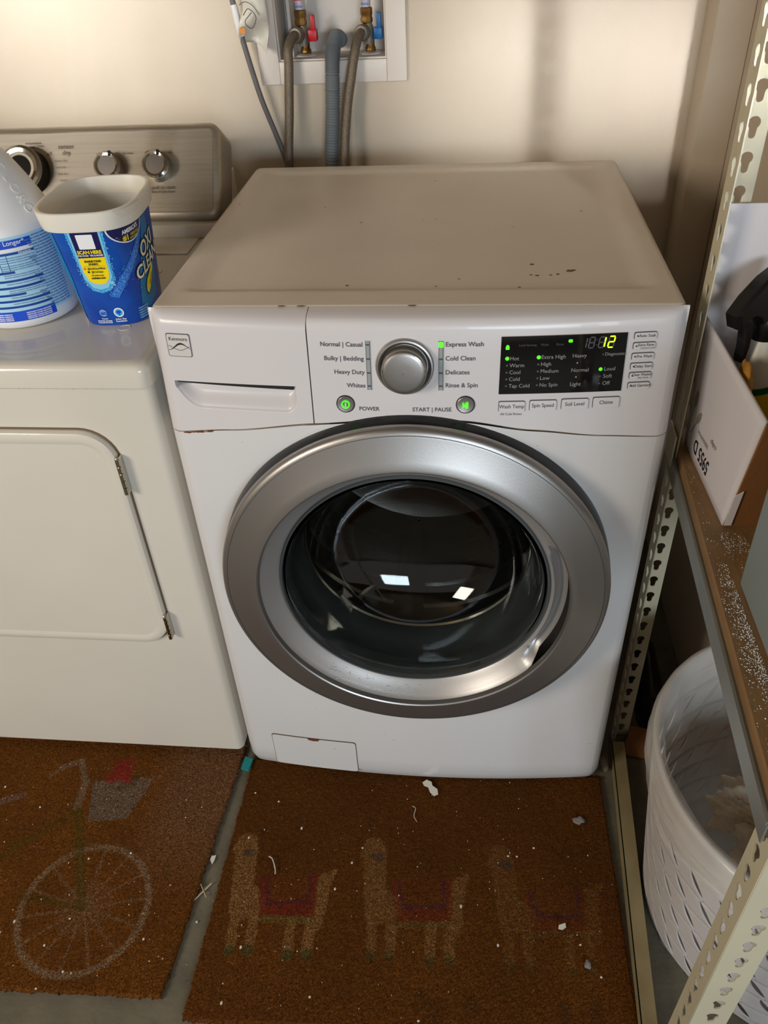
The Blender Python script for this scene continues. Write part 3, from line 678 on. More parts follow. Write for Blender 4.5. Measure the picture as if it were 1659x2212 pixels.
loft('tub_lining', [tubr(v, -.0024) for v in (1.0, .75, .5, .25, .045)], WHTP, TB, True, (False, True), 50)
rg = []
for v, g in ((.990, .0008), (.982, .0030), (.985, .0048), (1.01, .0055), (1.12, .0060), (1.150, .0058), (1.158, .0045), (1.160, .0020), (1.155, .0000), (1.10, -.0012), (1.0, -.0028)): rg.append(tubr(v, g))
loft('rim_collar', rg, mat('tub_collar', rgb(232, 226, 212), .35, sss=.1), TB, True, (False, False), 50)
def tbl(u, v, o=0.0): return tb(u, v, .0062)
cl = poly_on('lid_latch', [(.040, 1.148), (.046, 1.09), (.050, 1.075), (.078, 1.075), (.083, 1.085), (.087, 1.148)], lambda u, v, o: tb(u, v, .0072), mat('tub_collar2', rgb(226, 218, 202), .35), TB)
def P2(name, pts, m, lay, parent=TB): return poly_on(name, pts, lambda u, v, o: tb(u, v, .0003+.0003*lay), m, parent)
lblu = P2('label_glow', [(-.0215, .985), (-.0205, .72), (-.019, .50), (-.012, .39), (0, .36), (.014, .39), (.023, .50), (.024, .72), (.0245, .985)], SKYB, 0)
P2('label_glow', [(-.018, .985), (-.018, .52), (-.010, .42), (0, .40), (.012, .42), (.021, .53), (.0215, .985)], FOAM, 1)
P2('swirl_band', [(.010, .32), (.022, .30), (.050, .55), (.082, .80), (.10, .95), (.090, .95), (.060, .74), (.030, .50)], mat('label_mid_blue', rgb(44, 112, 206), .4), 1)
P2('side_glow', [(.055, .18), (.075, .10), (.115, .15), (.125, .55), (.115, .95), (.098, .95), (.08, .7), (.062, .45)], mat('label_teal_blue', rgb(30, 120, 178), .4), 1)
P2('side_glow', [(-.062, .05), (-.048, .05), (-.040, .5), (-.042, .97), (-.060, .97)], mat('label_teal_blue', rgb(30, 120, 178), .4), 1)
P2('scan_panel', [(-.0152, .985), (-.0152, .728), (.0187, .733), (.0189, .985)], NAVY, 2)
P2('blank_code_patch', rrect(-.009, .0115, .815, .955, .003), WINK, 3)
P2('story_panel', [(-.0152, .727), (-.0150, .58), (-.012, .50), (-.006, .465), (.002, .455), (.010, .465), (.016, .51), (.0187, .58), (.0187, .733)], YELL, 2)
P2('award_edge', [(.0272, .985)]+[(.0600+.0330*math.cos(a), .985+.170*math.sin(a)) for a in [PI+PI*k/16 for k in range(1, 16)]]+[(.0930, .985)], WINK, 2)
P2('award_badge', [(.0290, .985)]+[(.0600+.0310*math.cos(a), .985+.158*math.sin(a)) for a in [PI+PI*k/16 for k in range(1, 16)]]+[(.0910, .985)], NAVY, 3)
def tt(s, sz, u, v, m, rot=0, bold=0.0003, sx=1.0, lay=5, al='CENTER', name='label_lettering', shear=0):
    me = text_me(s, sz, al, 0, bold, sx, shear); ca, sa = math.cos(rot), math.sin(rot)
    return wrapped(name, me, lambda x, y, z: tb(u+x*ca-y*sa, v+(x*sa+y*ca)/.15, .0003+.0003*lay), m, TB)
tt('SCAN HERE', .0068, .0018, .785, YELL, bold=.0003, sx=.85); tt('FOR STAIN TIPS & MORE!', .0036, .0018, .753, WINK, bold=.0001, sx=.8)
tt('SHARE YOUR', .0042, .0018, .695, BINK, bold=.0002, sx=.85); tt('STORY:', .0042, .0018, .665, BINK, bold=.0002, sx=.9)
P2('rule_line', rect(-.0125, .016, .6455, .6475), BINK, 3)
tt('@OxiCleanOfficial', .0040, .0035, .622, BINK, bold=.0001, sx=.75); tt('@OxiClean', .0040, .0035, .588, BINK, bold=.0001, sx=.8)
P2('social_square', rect(-.0135, -.0105, .612, .632), mat('social_pink', rgb(220, 110, 80), .5), 3); P2('social_square', rect(-.0095, -.0068, .578, .598), BINK, 3)
tt('Or visit us at', .0038, .0022, .553, BINK, bold=.0001, sx=.8); tt('oxiclean.com', .0042, .0022, .525, BINK, bold=.0002, sx=.85)
tt("AMERICA'S", .0080, .0625, .930, WINK, rot=.06, bold=.0003, sx=.80); tt('#1', .0110, .0520, .868, YELL, rot=.05, bold=.0004, sx=.85)
tt('VERSATILE', .0050, .0690, .884, mat('olive_yellow', rgb(170, 160, 50), .5), rot=.05, sx=.8); tt('STAIN FIGHTER', .0036, .0685, .853, mat('olive_yellow', rgb(170, 160, 50), .5), rot=.05, sx=.8)
OFFW = mat('label_cream', rgb(240, 230, 206), .4)
for (s, u, v, sz) in (('OXI', .0990, .690, .030), ('CLEAN', .0960, .520, .027)):
    tt(s, sz, u, v, BINK, rot=.16, bold=.0022, sx=1.0, lay=3, shear=.15); tt(s, sz, u, v, OFFW, rot=.16, bold=.0006, sx=1.0, lay=5, shear=.15)
P2('tag_edge', [(.072, .27), (.076, .22), (.086, .25), (.112, .42), (.113, .50), (.080, .395), (.074, .34)], BINK, 3)
P2('yellow_tag', [(.0735, .275), (.077, .235), (.086, .265), (.1108, .43), (.1115, .485), (.081, .38), (.0755, .335)], YELL, 4)
tt('VERSATILE', .0052, .093, .352, mat('olive_yellow', rgb(170, 160, 50), .5), rot=.75, sx=.8)
for u, m_, r in ((-.0097, mat('icon_blue', rgb(120, 160, 215), .5), .0060), (.0145, WINK, .0078)):
    P2('emblem', disc(u, .145, r, 20, r/.15), m_, 2)
P2('emblem_inner', disc(.0145, .145, .0056, 18, .0056/.15), SKYB, 3); P2('emblem_tree', disc(.0145, .152, .0036, 12, .0026/.15), ROYL, 4); P2('emblem_trunk', rect(.0138, .0152, .112, .15), ROYL, 4)
tt('GO', .0062, -.0090, .140, ROYL, bold=.0003, lay=4)
tt('Toward', .0030, -.0097, .083, WINK, bold=.0001); tt('Arbor Day', .0038, .0150, .074, WINK, bold=.0001); tt('Foundation', .0038, .0150, .050, WINK, bold=.0001)
tt('Sustainable packaging', .0026, -.0110, .060, WINK, bold=.0001); tt('Renewable Electricity', .0026, -.0110, .040, WINK, bold=.0001)
for k in range(5): tt('WMNWHNM', .0034, .0555, .150-.026*k, FOAM, bold=.0001)
# bubbles printed on the label
bm = bmesh.new()
def spark(u, v, r, lay=4):
    vv = [bm.verts.new(tb(u+r*math.cos(a), v+r*math.sin(a)/.15, .0003+.0003*lay)) for a in [k*PI/3 for k in range(6)]]; bm.faces.new(vv)
for k in range(260):
    t = random.random(); w_ = random.gauss(0, .0035); spark(.014+.060*t+w_, .33+.46*t-w_*3, random.uniform(.00025, .0006))
for k in range(150):
    side = random.choice((-1, 1)); spark((.0022+side*.0215)+random.gauss(0, .0013), random.uniform(.50, .97), random.uniform(.0003, .0008))
for k in range(90):
    a = PI+PI*random.random(); spark(.002+.020*math.cos(a)+random.gauss(0, .001), .50+.11*math.sin(a)+random.gauss(0, .008), random.uniform(.0003, .0008))
for k in range(50): spark(random.uniform(.055, .08), random.uniform(.2, .45), random.uniform(.0003, .0006))
spark(.0185, .47, .003); spark(.021, .445, .0018)
bm_obj('printed_bubbles', bm, FOAM, TB, fixn=False)['kind'] = 'stuff'

# ================================================================ OUTLET BOX, VALVES, HOSES
ob = thing('laundry_outlet_box', 'white recessed water outlet box with red and blue valve levers in the back wall', 'outlet box')
OY = .925
OBM = mat('outlet_box_plastic', rgb(214, 206, 196), .45)
bm = bmesh.new()
add_box(bm, OX0, OX1, WY-.002, OY+.004, OZ0, OZ0+.003); add_box(bm, OX0, OX0+.003, WY-.002, OY+.004, OZ0+.003, OZ1); add_box(bm, OX1-.003, OX1, WY-.002, OY+.004, OZ0+.003, OZ1)
add_box(bm, OX0+.003, OX1-.003, OY, OY+.004, OZ0+.003, OZ1); bm_obj('recess', bm, OBM, ob)
bm = bmesh.new()
add_box(bm, -.347, OX0, WY-.009, WY, 1.099, OZ1+.04, .002); add_box(bm, OX1, -.055, WY-.009, WY, 1.099, OZ1+.04, .002); add_box(bm, OX0, OX1, WY-.009, WY-.0025, 1.099, OZ0, .002)
bm_obj('face_frame', bm, mat('outlet_frame_plastic', rgb(222, 212, 200), .4), ob, 40)
box('inner_rib', OX0+.018, OX0+.024, WY+.03, OY, OZ0, OZ1, OBM, ob)
def valve(x, lever_m, name):
    v = thing(name, '', ''); del v['label']; del v['category']; v.parent = ob; Y = .882
    lathe('base_disc', [(.0005, 0), (.020, 0), (.020, .004), (.012, .006), (.0005, .006)], WHTP, v, Matrix.Translation((x+.004, Y, OZ0)), 28)
    lathe('brass_nut', [(.0095, .004), (.0105, .007), (.0105, .013), (.0085, .016), (.0085, .028)], BRASS, v, Matrix.Translation((x+.004, Y, OZ0)), 8)
    lathe('valve_body', [(.0005, .018), (.0105, .020), (.0115, .034), (.0105, .048), (.008, .054), (.0075, .064)], GALV, v, Matrix.Translation((x+.001, Y, OZ0)), 24)
    lathe('brass_collar', [(.0080, .054), (.0115, .056), (.0120, .062), (.0105, .066), (.0118, .070), (.0118, .080), (.0088, .082)], BRASS, v, Matrix.Translation((x-.001, Y, OZ0)), 8)
    pc = tube('supply_pipe', [(x-.001, Y, OZ0+.080), (x-.002, Y, OZ1-.06), (x-.002, Y, OZ1-.002)], .0088, mat('pipe_label', rgb(196, 186, 196), .15, coat=.5), v, 18, 10)
    for k in range(9):
        z = OZ0+.085+.012*k; lathe('printed_band', [(.0091, 0), (.0091, .004)], (lever_m if k % 3 == 1 else mat('pipe_blue_print', rgb(110, 140, 190), .3)), v, Matrix.Translation((x-.0015, Y, z)), 18)
    m4 = frame_m((x-.006, Y-.004, OZ0+.040), (-.18, -1, .06))
    lathe('hose_coupling', [(.0075, 0), (.0125, .001), (.0145, .006), (.0145, .020), (.012, .024), (.0085, .0245)], GALV, v, m4, 20)
    lv = thing('lever', '', ''); del lv['label']; del lv['category']; lv.parent = v
    lev = bmesh.new(); add_box(lev, x+.012, x+.030, Y-.012, Y+.006, OZ0+.028, OZ0+.048, .002); add_box(lev, x+.019, x+.028, Y-.012, Y-.004, OZ0+.044, OZ0+.073, .002)
    COLl = bm_obj('lever_handle', lev, lever_m, v, 40); bpy.data.objects.remove(lv); COLl.name = 'lever'
    return v
valve(-.264, REDP, 'hot_valve'); valve(-.134, BLUP, 'cold_valve')
bl = tube('hot_supply_hose', [(-.2745, .8525, 1.1805), (-.279, .833, 1.176), (-.283, .816, 1.160), (-.284, .810, 1.130), (-.292, .806, 1.05), (-.301, .795, .96), (-.306, .785, .80), (-.29, .75, .60)], .0092, HOSE, None, 14, 70)
tag(bl, 'braided grey water hose hanging from the valve with the red lever', 'hose', 'water supply hoses')
bl = tube('cold_supply_hose', [(-.1444, .8525, 1.1805), (-.149, .836, 1.174), (-.155, .820, 1.150), (-.163, .810, 1.11), (-.175, .805, 1.05), (-.184, .79, .96), (-.188, .78, .80), (-.18, .74, .60)], .0092, HOSE, None, 14, 70)
tag(bl, 'braided grey water hose hanging from the valve with the blue lever', 'hose', 'water supply hoses')
NR = 150
dh = tube('drain_hose', [(-.193, .905, 1.164), (-.193, .880, 1.171), (-.194, .850, 1.173), (-.196, .822, 1.160), (-.198, .808, 1.13), (-.204, .806, 1.05), (-.214, .806, .95), (-.222, .80, .80), (-.225, .76, .60)], .0135, DRAIN, None, 18, NR*4,
          prof=lambda t: 1+(.09 if (int(t*NR*4) % 4) in (1, 2) else -.03))
tag(dh, 'corrugated grey drain hose between the two water hoses', 'hose')
pc = thing('power_cord', 'thin grey power cord slanting down the wall with a curled warning tag', 'cord')
tube('cord', [(-.392, .815, 1.34), (-.378, .810, 1.249), (-.369, .808, 1.19), (-.348, .812, 1.085), (-.327, .820, 1.01), (-.312, .822, .955), (-.30, .824, .86), (-.30, .82, .70)], .0052, CORD, pc, 10, 60)
tube('white_sleeve', [(-.3765, .8095, 1.240), (-.3715, .8085, 1.205), (-.3685, .8078, 1.188)], .0066, WHTP, pc, 12, 10)
rg = []
for j in range(15):
    t = j/14; r = []
    for i in range(13):
        s = i/12; x = -.366+.052*s+.006*math.sin(t*5); z = 1.262-.085*t-.018*s*s*t; y = .800-.022*math.sin(PI*s)*math.cos(t*3.2)+.012*math.sin(t*7+s*3)
        r.append(Vector((x, y, z)))
    rg.append(r)
tagp = loft('warning_tag', rg, PAPR, pc, False, (False, False), 180); sm = tagp.modifiers.new('s', 'SOLIDIFY'); sm.thickness = .0008
tube('tag_print', [(-.352, .775, 1.226), (-.340, .772, 1.236), (-.328, .774, 1.222), (-.338, .772, 1.205), (-.350, .774, 1.215), (-.335, .772, 1.230)], .0007, INK, tagp, 6, 30)
tube('tag_print', [(-.358, .778, 1.242), (-.345, .774, 1.247), (-.332, .775, 1.240), (-.322, .778, 1.225)], .0006, INK, tagp, 6, 20)
box('tag_patch', -.362, -.352, .7750, .7765, 1.196, 1.206, mat('orange_print', rgb(214, 140, 60), .6), tagp)

# ================================================================ STORAGE SHELF
sh = thing('storage_shelf', 'tan boltless steel shelving frame with keyhole posts and particle board shelf', 'shelf')
def keyhole(u, v, s=1.0):
    pts = []
    for k in range(11):
        a = -.9+(PI+1.8)*k/10; pts.append((u+.0072*s*math.cos(a), v+.0055+.0072*s*math.sin(a)))
    for k in range(7):
        a = PI+PI*k/6; pts.append((u+.0040*s*math.cos(a), v-.0075+.0040*s*math.sin(a)))
    return pts
def flange(w, h, z0, first):
    """strip 0..w by 0..h with keyholes every 38.1 mm"""
    holes = []; z = first
    while z < h-.02:
        if z > .02: holes.append(keyhole(w*.52, z))
        z += .0381
    return plate2d(rect(0, w, 0, h), holes, .0018)
def post(cx, cyy, down, h, sx, sy_, ph, name, wx=.038, wy=.038):
    p = thing(name, '', ''); del p['label']; del p['category']; p.parent = sh
    zax = Vector((-down[0], -down[1], 1)).normalized()
    # flange along x
    for ax, w, nm in ((Vector((sx, 0, 0)), wx, 'wide_flange'), (Vector((0, sy_, 0)), wy, 'side_flange')):
        ax = (ax-zax*ax.dot(zax)).normalized(); n = ax.cross(zax); m4 = Matrix((ax, zax, n)).transposed().to_4x4(); m4.translation = Vector((cx, cyy, 0))
        me = flange(w, h, 0, ph); me.transform(m4); o = put(nm, me, CREAM, p)
    return p
post(.3865, .1285, (.0103, .027), 1.75, 1, -1, .024, 'corner_post', .034, .036)
post(.364, -.5085, (.003, .002), 1.05, 1, 1, .0405, 'corner_post', .042, .036)
post(1.28, .12, (0, 0), 1.75, -1, -1, .024, 'corner_post'); post(1.27, -.52, (0, 0), 1.05, -1, 1, .024, 'corner_post')
def shx(y): return .380+(y-.13)*(.028/.645)
def bar(name, y0, y1, x_off, w, z0, z1, m, parent, bev=.0008):
    rg = []
    for y in (y0, y1):
        x = shx(y)+x_off; rg.append([Vector((x, y, z0)), Vector((x+w, y, z0)), Vector((x+w, y, z1)), Vector((x, y, z1))])
    return loft(name, rg, m, parent)
bar('side_beam', -.505, .118, -.002, .0018, .694, .7275, GSTL, sh); bar('beam_ledge', -.505, .118, -.002, .030, .7255, .7275, GSTL, sh)
bar('beam_lip', -.505, .118, -.004, .0035, .7235, .7285, GSTL, sh)
bar('beam_clip', .070, .118, -.0055, .0022, .715, .765, CREAM, sh)
def board_ring(y):
    x = shx(y)+.002; return [Vector((x, y, .7285)), Vector((1.27, y, .7285)), Vector((1.27, y, .7425)), Vector((x+.0022, y, .7425)), Vector((x, y, .7405))]
bd = loft('shelf_board', [board_ring(y) for y in (-.503, -.3, -.1, .118)], PART, sh)
SHTAN = mat('shaded_tan_paint', rgb(150, 134, 96), .6, var=.2, vscale=20)  # the posts' tan paint, darkened for the shade low under the shelf
bar('floor_beam', -.505, .085, .0005, .0018, .003, .033, SHTAN, sh); bar('floor_beam_ledge', -.505, .085, .0005, .0245, .031, .033, SHTAN, sh)
# powder spilt along the board
bm = bmesh.new()
def grain(x, y, r):
    if (x > .391 and y < -.196) or (x > .390 and y > -.112): return
    h = r*random.uniform(.5, 1.1); top = bm.verts.new((x+random.uniform(-r, r)*.4, y, .7426+h))
    q = [bm.verts.new((x+r*math.cos(a), y+r*math.sin(a), .7424)) for a in (random.random(), 2.1+random.random(), 4.2+random.random())]
    for i in range(3): bm.faces.new((q[i], q[(i+1) % 3], top))
for k in range(950):
    y = random.uniform(-.46, -.17) if random.random() < .5 else random.gauss(-.31, .05); c0 = .390-.35*abs(random.gauss(0, .03))
    x = min(c0, .3905)
    if x < shx(y)+.006 or x > .392 and y < -.196: continue
    grain(x, y, random.uniform(.0004, .0012))
for k in range(260):
    y = random.uniform(-.46, .06); grain(shx(y)+random.uniform(.005, .05), y, random.uniform(.0003, .0010))
for k in range(160):
    grain(shx(0)+random.uniform(.02, .05), random.gauss(-.135, .012), random.uniform(.0003, .0009))
bm_obj('spilt_powder', bm, FLAKE, bd)['kind'] = 'stuff'

# ---- carton on the shelf
ct = thing('white_carton', 'open white cardboard carton with its back flap raised, on the shelf board', 'box')
def slab(name, q, th, m, parent, nrm=None):
    q = [Vector(p) for p in q]; n = (q[1]-q[0]).cross(q[3]-q[0]).normalized()
    if nrm and n.dot(Vector(nrm)) < 0: n = -n
    rings = [q, [p+n*th for p in q]]; return loft(name, rings, m, parent)
CZ = .743
Q = [Vector((.4005, -.100, CZ)), Vector((.3925, .092, CZ)), Vector((.3805, .087, .942)), Vector((.4170, -.100, .897))]
def cwq(s_, t_, o=0.0):
    p = Q[0]*(1-s_)*(1-t_)+Q[1]*s_*(1-t_)+Q[2]*s_*t_+Q[3]*(1-s_)*t_; return p+Vector((-1, 0, .05))*o
g = 14; vs = [cwq(i/g, j/g) for j in range(g+1) for i in range(g+1)]; fs = [(j*(g+1)+i, j*(g+1)+i+1, (j+1)*(g+1)+i+1, (j+1)*(g+1)+i) for j in range(g) for i in range(g)]
lw = mk('side_wall', vs, fs, WCRD, ct, 180); sm = lw.modifiers.new('s', 'SOLIDIFY'); sm.thickness = .004; sm.offset = 1
slab('front_wall', [(.4025, -.1025, CZ), (.640, -.085, CZ), (.640, -.085, .880), (.4195, -.1025, .893)], .004, BCRD, ct, (0, 1, 0))
slab('corner_tape', [(.4018, -.1040, CZ+.004), (.410, -.1036, CZ+.004), (.414, -.1036, .800), (.4045, -.1040, .792)], .0012, WCRD, ct, (0, -1, 0))
slab('back_wall', [(.3945, .093, CZ), (.640, .093, CZ), (.640, .093, .925), (.3850, .090, .925)], .004, WCRD, ct, (0, 1, 0))
slab('raised_flap', [(.3850, .0900, .925), (.640, .0900, .925), (.640, .0915, 1.084), (.3825, .0915, 1.084)], .003, WCRD, ct, (0, 1, 0))
slab('flap_edge', [(.3832, .0892, .90), (.3850, .0892, .90), (.3828, .0905, 1.084), (.3812, .0905, 1.084)], .004, BCRD, ct, (0, 1, 0))
slab('far_wall', [(.640, -.085, CZ), (.640, .093, CZ), (.640, .093, .89), (.640, -.085, .88)], .004, BCRD, ct, (1, 0, 0))
slab('bottom', [(.406, -.097, CZ), (.64, -.085, CZ), (.64, .090, CZ), (.398, .090, CZ)], .003, BCRD, ct, (0, 0, 1))
def cw(u, v, o=0.0): return cwq(u/.192, v/(.154+.043*u/.192), .0006)
def ctext(s, sz, u, v, m, bold=0.0002, sx=1.0):
    me = text_me(s, sz, 'CENTER', 0, bold, sx)   # printed text turned half a turn, as the carton stands
    return wrapped('carton_print', me, lambda x, y, z: cw(u+x, v-y), m, lw)
ctext('5955 D', .0300, .119, .0255, BINK, .0004, .72)
ctext('DESIGNATION', .0080, .125, .0490, OLIV, .0001, .8); ctext('código', .0100, .090, .0620, OLIV, .0001, .8)
def spoon(u0, v0, u1, v1, a, b):
    d = Vector((u1-u0, v1-v0)).normalized(); n = Vector((-d.y, d.x)); c = Vector((u0, v0))+d*a
    pts = []
    for k in range(18):
        t = 2*PI*k/18; p = c+d*(a*math.cos(t))+n*(b*math.sin(t)); pts.append((p.x, p.y))
    poly_on('spoon_print', pts, lambda u, v, o: cw(u, v), OLIV, lw)
    e = Vector((u1, v1)); s2 = c+d*a*.9
    poly_on('spoon_print', [tuple(s2+n*.0010), tuple(s2-n*.0010), tuple(e-n*.0008), tuple(e+n*.0008)], lambda u, v, o: cw(u, v), OLIV, lw)
spoon(.170, .098, .184, .026, .0150, .0060); spoon(.146, .076, .172, .030, .0120, .0052)

# ---- contents of the carton
spb = thing('spray_bottle', 'black-triggered spray bottle with a white body and yellow label in the carton', 'bottle')
SM = Matrix.Translation((.4680, .046, .7525)) @ Matrix.Rotation(math.radians(-7), 4, 'Y') @ Matrix.Rotation(math.radians(32), 4, 'Z') @ Matrix.Diagonal((.84, .88, 1.085, 1))
def ov(a, b, z, n=32, ox=0): return [SM @ Vector((ox+a*math.cos(2*PI*k/n), b*math.sin(2*PI*k/n), z)) for k in range(n)]
loft('body', [ov(a, b, z) for a, b, z in ((.034, .022, 0), (.039, .027, .004), (.040, .028, .05), (.040, .028, .105), (.037, .026, .128), (.030, .023, .148), (.021, .019, .163), (.0150, .0150, .172), (.0145, .0145, .178))], mat('cloudy_white_plastic', rgb(206, 200, 186), .4, sss=.2), spb)
lbp = loft('label', [ov(.0405, .0285, z) for z in (.03, .070, .112)], YELL if False else mat('label_deep_yellow', rgb(222, 180, 20), .4), spb, True, (False, False))
loft('green_band', [ov(.0408, .0288, z) for z in (.104, .113)], mat('label_green', rgb(8, 92, 52), .4), lbp, True, (False, False)); loft('navy_band', [ov(.0408, .0288, z) for z in (.030, .055)], NAVY, lbp, True, (False, False))
def smp(pts, w, name, m, parent, bev=.0015):
    """side profile in the x-z plane, extruded +-w in y"""
    rings = [[SM @ Vector((p[0], s*w, p[1])) for p in pts] for s in (-1, -.7, .7, 1)]
    k = .86; c = Vector((sum(p[0] for p in pts)/len(pts), 0, sum(p[1] for p in pts)/len(pts)))
    for r_, s in ((rings[0], -1), (rings[3], 1)):
        for i, p in enumerate(pts): r_[i] = SM @ Vector((c.x+(p[0]-c.x)*k, s*w, c.z+(p[1]-c.z)*k))
    return loft(name, rings, m, parent, True, (True, True), 35)
loft('collar', [ov(r, r, z) for r, z in ((.0165, .166), (.0185, .168), (.0185, .192), (.0165, .195))], BLKP, spb)
smp([(-.018, .190), (.017, .190), (.012, .205), (.009, .226), (.015, .250), (.002, .249), (-.018, .244), (-.050, .229), (-.072, .214), (-.067, .197), (-.050, .203), (-.040, .206), (-.024, .200)], .0135, 'trigger_head', BLKP, spb)
smp([(-.046, .203), (-.036, .203), (-.032, .188), (-.036, .165), (-.044, .148), (-.050, .150), (-.046, .170), (-.046, .188)], .008, 'trigger', BLKP, spb)
yb = thing('yellow_sponge', 'crumpled amber yellow sponge wedged between spray bottle and carton wall', 'sponge')
bm = bmesh.new(); bmesh.ops.create_icosphere(bm, subdivisions=4, radius=1)
for v in bm.verts:
    p = v.co.copy(); n = .09*math.sin(5*p.x+3*p.z)+.07*math.sin(7*p.y-4*p.z+1)+.05*math.sin(11*p.x*p.y+9*p.z)
    p *= 1+n; v.co = Vector((.4170+.0110*p.x, -.006+.023*p.y, .878+.044*p.z))
bm_obj('sponge_block', bm, mat('amber_foam', rgb(184, 128, 48), .85, var=.3, vscale=60, bump=.8, bscale=180), yb, 180)
cw_ = thing('clear_wrapper', 'crumpled clear plastic wrapper behind the black spray trigger in the carton', 'wrapper')
rg = []
for j in range(9):
    r = []
    for i in range(13):
        r.append(Vector((.3960+.024*i/12+.003*random.random(), .069+.016*math.sin(i*.9+j)*random.random(), .80+.115*j/8+.006*random.random())))
    rg.append(r)
loft('film', rg, CLRF, cw_, False, (False, False), 180)
dc = thing('black_cloth', 'dark folded cloth filling the bottom of the carton', 'cloth')
bm = bmesh.new(); bmesh.ops.create_grid(bm, x_segments=30, y_segments=26, size=.5)
for v in bm.verts:
    x, y = v.co.x, v.co.y; v.co = Vector((.560+.085*x, -.005+.080*y, .800+.012*math.sin(13*x+5*y)+.010*math.sin(9*y-7*x)))
o = bm_obj('cloth_fold', bm, mat('dark_cloth', rgb(34, 30, 34), .9, var=.3, vscale=30), dc, 180); sm = o.modifiers.new('s', 'SOLIDIFY'); sm.thickness = .020; sm.offset = -1
# grey tote at the front of the shelf
tt_ = thing('grey_tote', 'smooth grey-green plastic bin at the near end of the shelf board', 'bin')
loft('bin_wall', [[Vector((p[0], p[1], z)) for p in rrect(.3965-g, .640+g, -.455-g, -.2035+g*.3, .006, 4)] for z, g in ((.7432, 0), (.78, .001), (.95, .003))], TOTE, tt_)
loft('bin_rim', [[Vector((p[0], p[1], z)) for p in rrect(.3905-g, .646+g, -.461-g, -.2025+g, .008, 4)] for z, g in ((.950, 0), (.956, .002), (.962, 0))], TOTE, tt_)

# ================================================================ LAUNDRY BASKET
BC = Vector((.606, -.210, 0)); bk = thing('laundry_basket', 'tall white slotted plastic basket lined with a bag, under the shelf', 'basket', BC)
RT, RB, BH = .247, .203, .400
def bR(z): return RB+(RT-RB)*(z/BH)**.9
SLOT = []   # leaf-shaped slots leaning the same way round the wall
rowsN = 6; perrow = 30
def leaf(cu, cv, L, w, lean, n=12):
    pts = []
    for k in range(n+1):
        t = -1+2*k/n; pts.append((t*L, w*(1-t*t)**.8))
    for k in range(n-1, 0, -1):
        t = -1+2*k/n; pts.append((t*L, -w*(1-t*t)**.8*.35))
    ca, sa = math.cos(lean), math.sin(lean); return [(cu+p[0]*ca-p[1]*sa, cv+p[0]*sa+p[1]*ca) for p in pts]
holes = []
Rm = .225; CIR = 2*PI*Rm; pitch = CIR/perrow
# pattern panel over the part of the wall the room can see plus the rest, unrolled then wrapped
for r in range(rowsN):
    for k in range(perrow):
        cu = (k+.5*(r % 2)+.25)*pitch; cv = .045+.050*r
        if cv > .33: continue
        if cu+.026 > CIR-.002 or cu-.026 < .002: continue
        holes.append(leaf(cu, cv, .0265, .0085, math.radians(124)))
me = plate2d(rect(0, CIR, .004, BH-.030), holes, .0)
bm = bmesh.new(); bm.from_mesh(me); bmesh.ops.remove_doubles(bm, verts=bm.verts, dist=1e-6)
# keep a single skin and refine long edges so that the wrap is round
bmesh.ops.triangulate(bm, faces=bm.faces[:])
for _ in range(4):
    es = [e for e in bm.edges if abs(e.verts[0].co.x-e.verts[1].co.x) > .030 or e.calc_length() > .10]
    if not es: break
    bmesh.ops.subdivide_edges(bm, edges=es, cuts=1); bmesh.ops.triangulate(bm, faces=[f for f in bm.faces if len(f.verts) > 3])
for v in bm.verts:
    a = v.co.x/Rm; z = v.co.y; R = bR(z); v.co = Vector((R*math.cos(a), R*math.sin(a), z))
w = bm_obj('slotted_wall', bm, BASK, bk); sm = w.modifiers.new('s', 'SOLIDIFY'); sm.thickness = .0025; sm.offset = -1
me = bpy.data.meshes.new_from_object(w.evaluated_get(bpy.context.evaluated_depsgraph_get())); w.modifiers.clear(); w.data = me
me.polygons.foreach_set('use_smooth', [True]*len(me.polygons)); me.set_sharp_from_angle(angle=math.radians(35))
lathe('rim', [(bR(.37), .370), (bR(.37)+.001, .372), (RT+.001, .395), (RT+.004, .400), (RT+.004, .406), (RT, .409), (RT-.004, .406), (bR(.37)-.003, .370)], BASK, bk, None, 96)
lathe('bottom', [(RB, .004), (RB-.006, .0), (.0005, .0), (.0005, .005), (RB-.004, .006)], BASK, bk, None, 64)
# bag liner hanging inside with a soft fold over the rim
rg = []; nb = 96
for j, (zr, rad) in enumerate(((.330, RT+.002), (.352, RT+.008), (.375, RT+.009), (.400, RT+.0075), (.413, RT+.002), (.411, RT-.008), (.385, RT-.016), (.33, RT-.022), (.26, RT-.030), (.18, RT-.045), (.11, RT-.070), (.060, RT-.110))):
    r = []
    for k in range(nb):
        a = 2*PI*k/nb; wob = (.003*math.sin(9*a+j)+.004*math.sin(17*a+1.7*j))*(1 if j > 5 else .25)
        zz = zr+(.014*math.sin(3*a+1)+.010*math.sin(7*a) if j == 0 else 0)
        r.append(Vector(((rad+wob)*math.cos(a), (rad+wob)*math.sin(a), zz)))
    rg.append(r)
lin_ = loft('bag_liner', rg, BAGF, bk, True, (False, True), 180)
ts = thing('crumpled_tissue', 'crumpled cream tissue lying in the lined laundry basket', 'tissue', (BC.x, BC.y, 0))
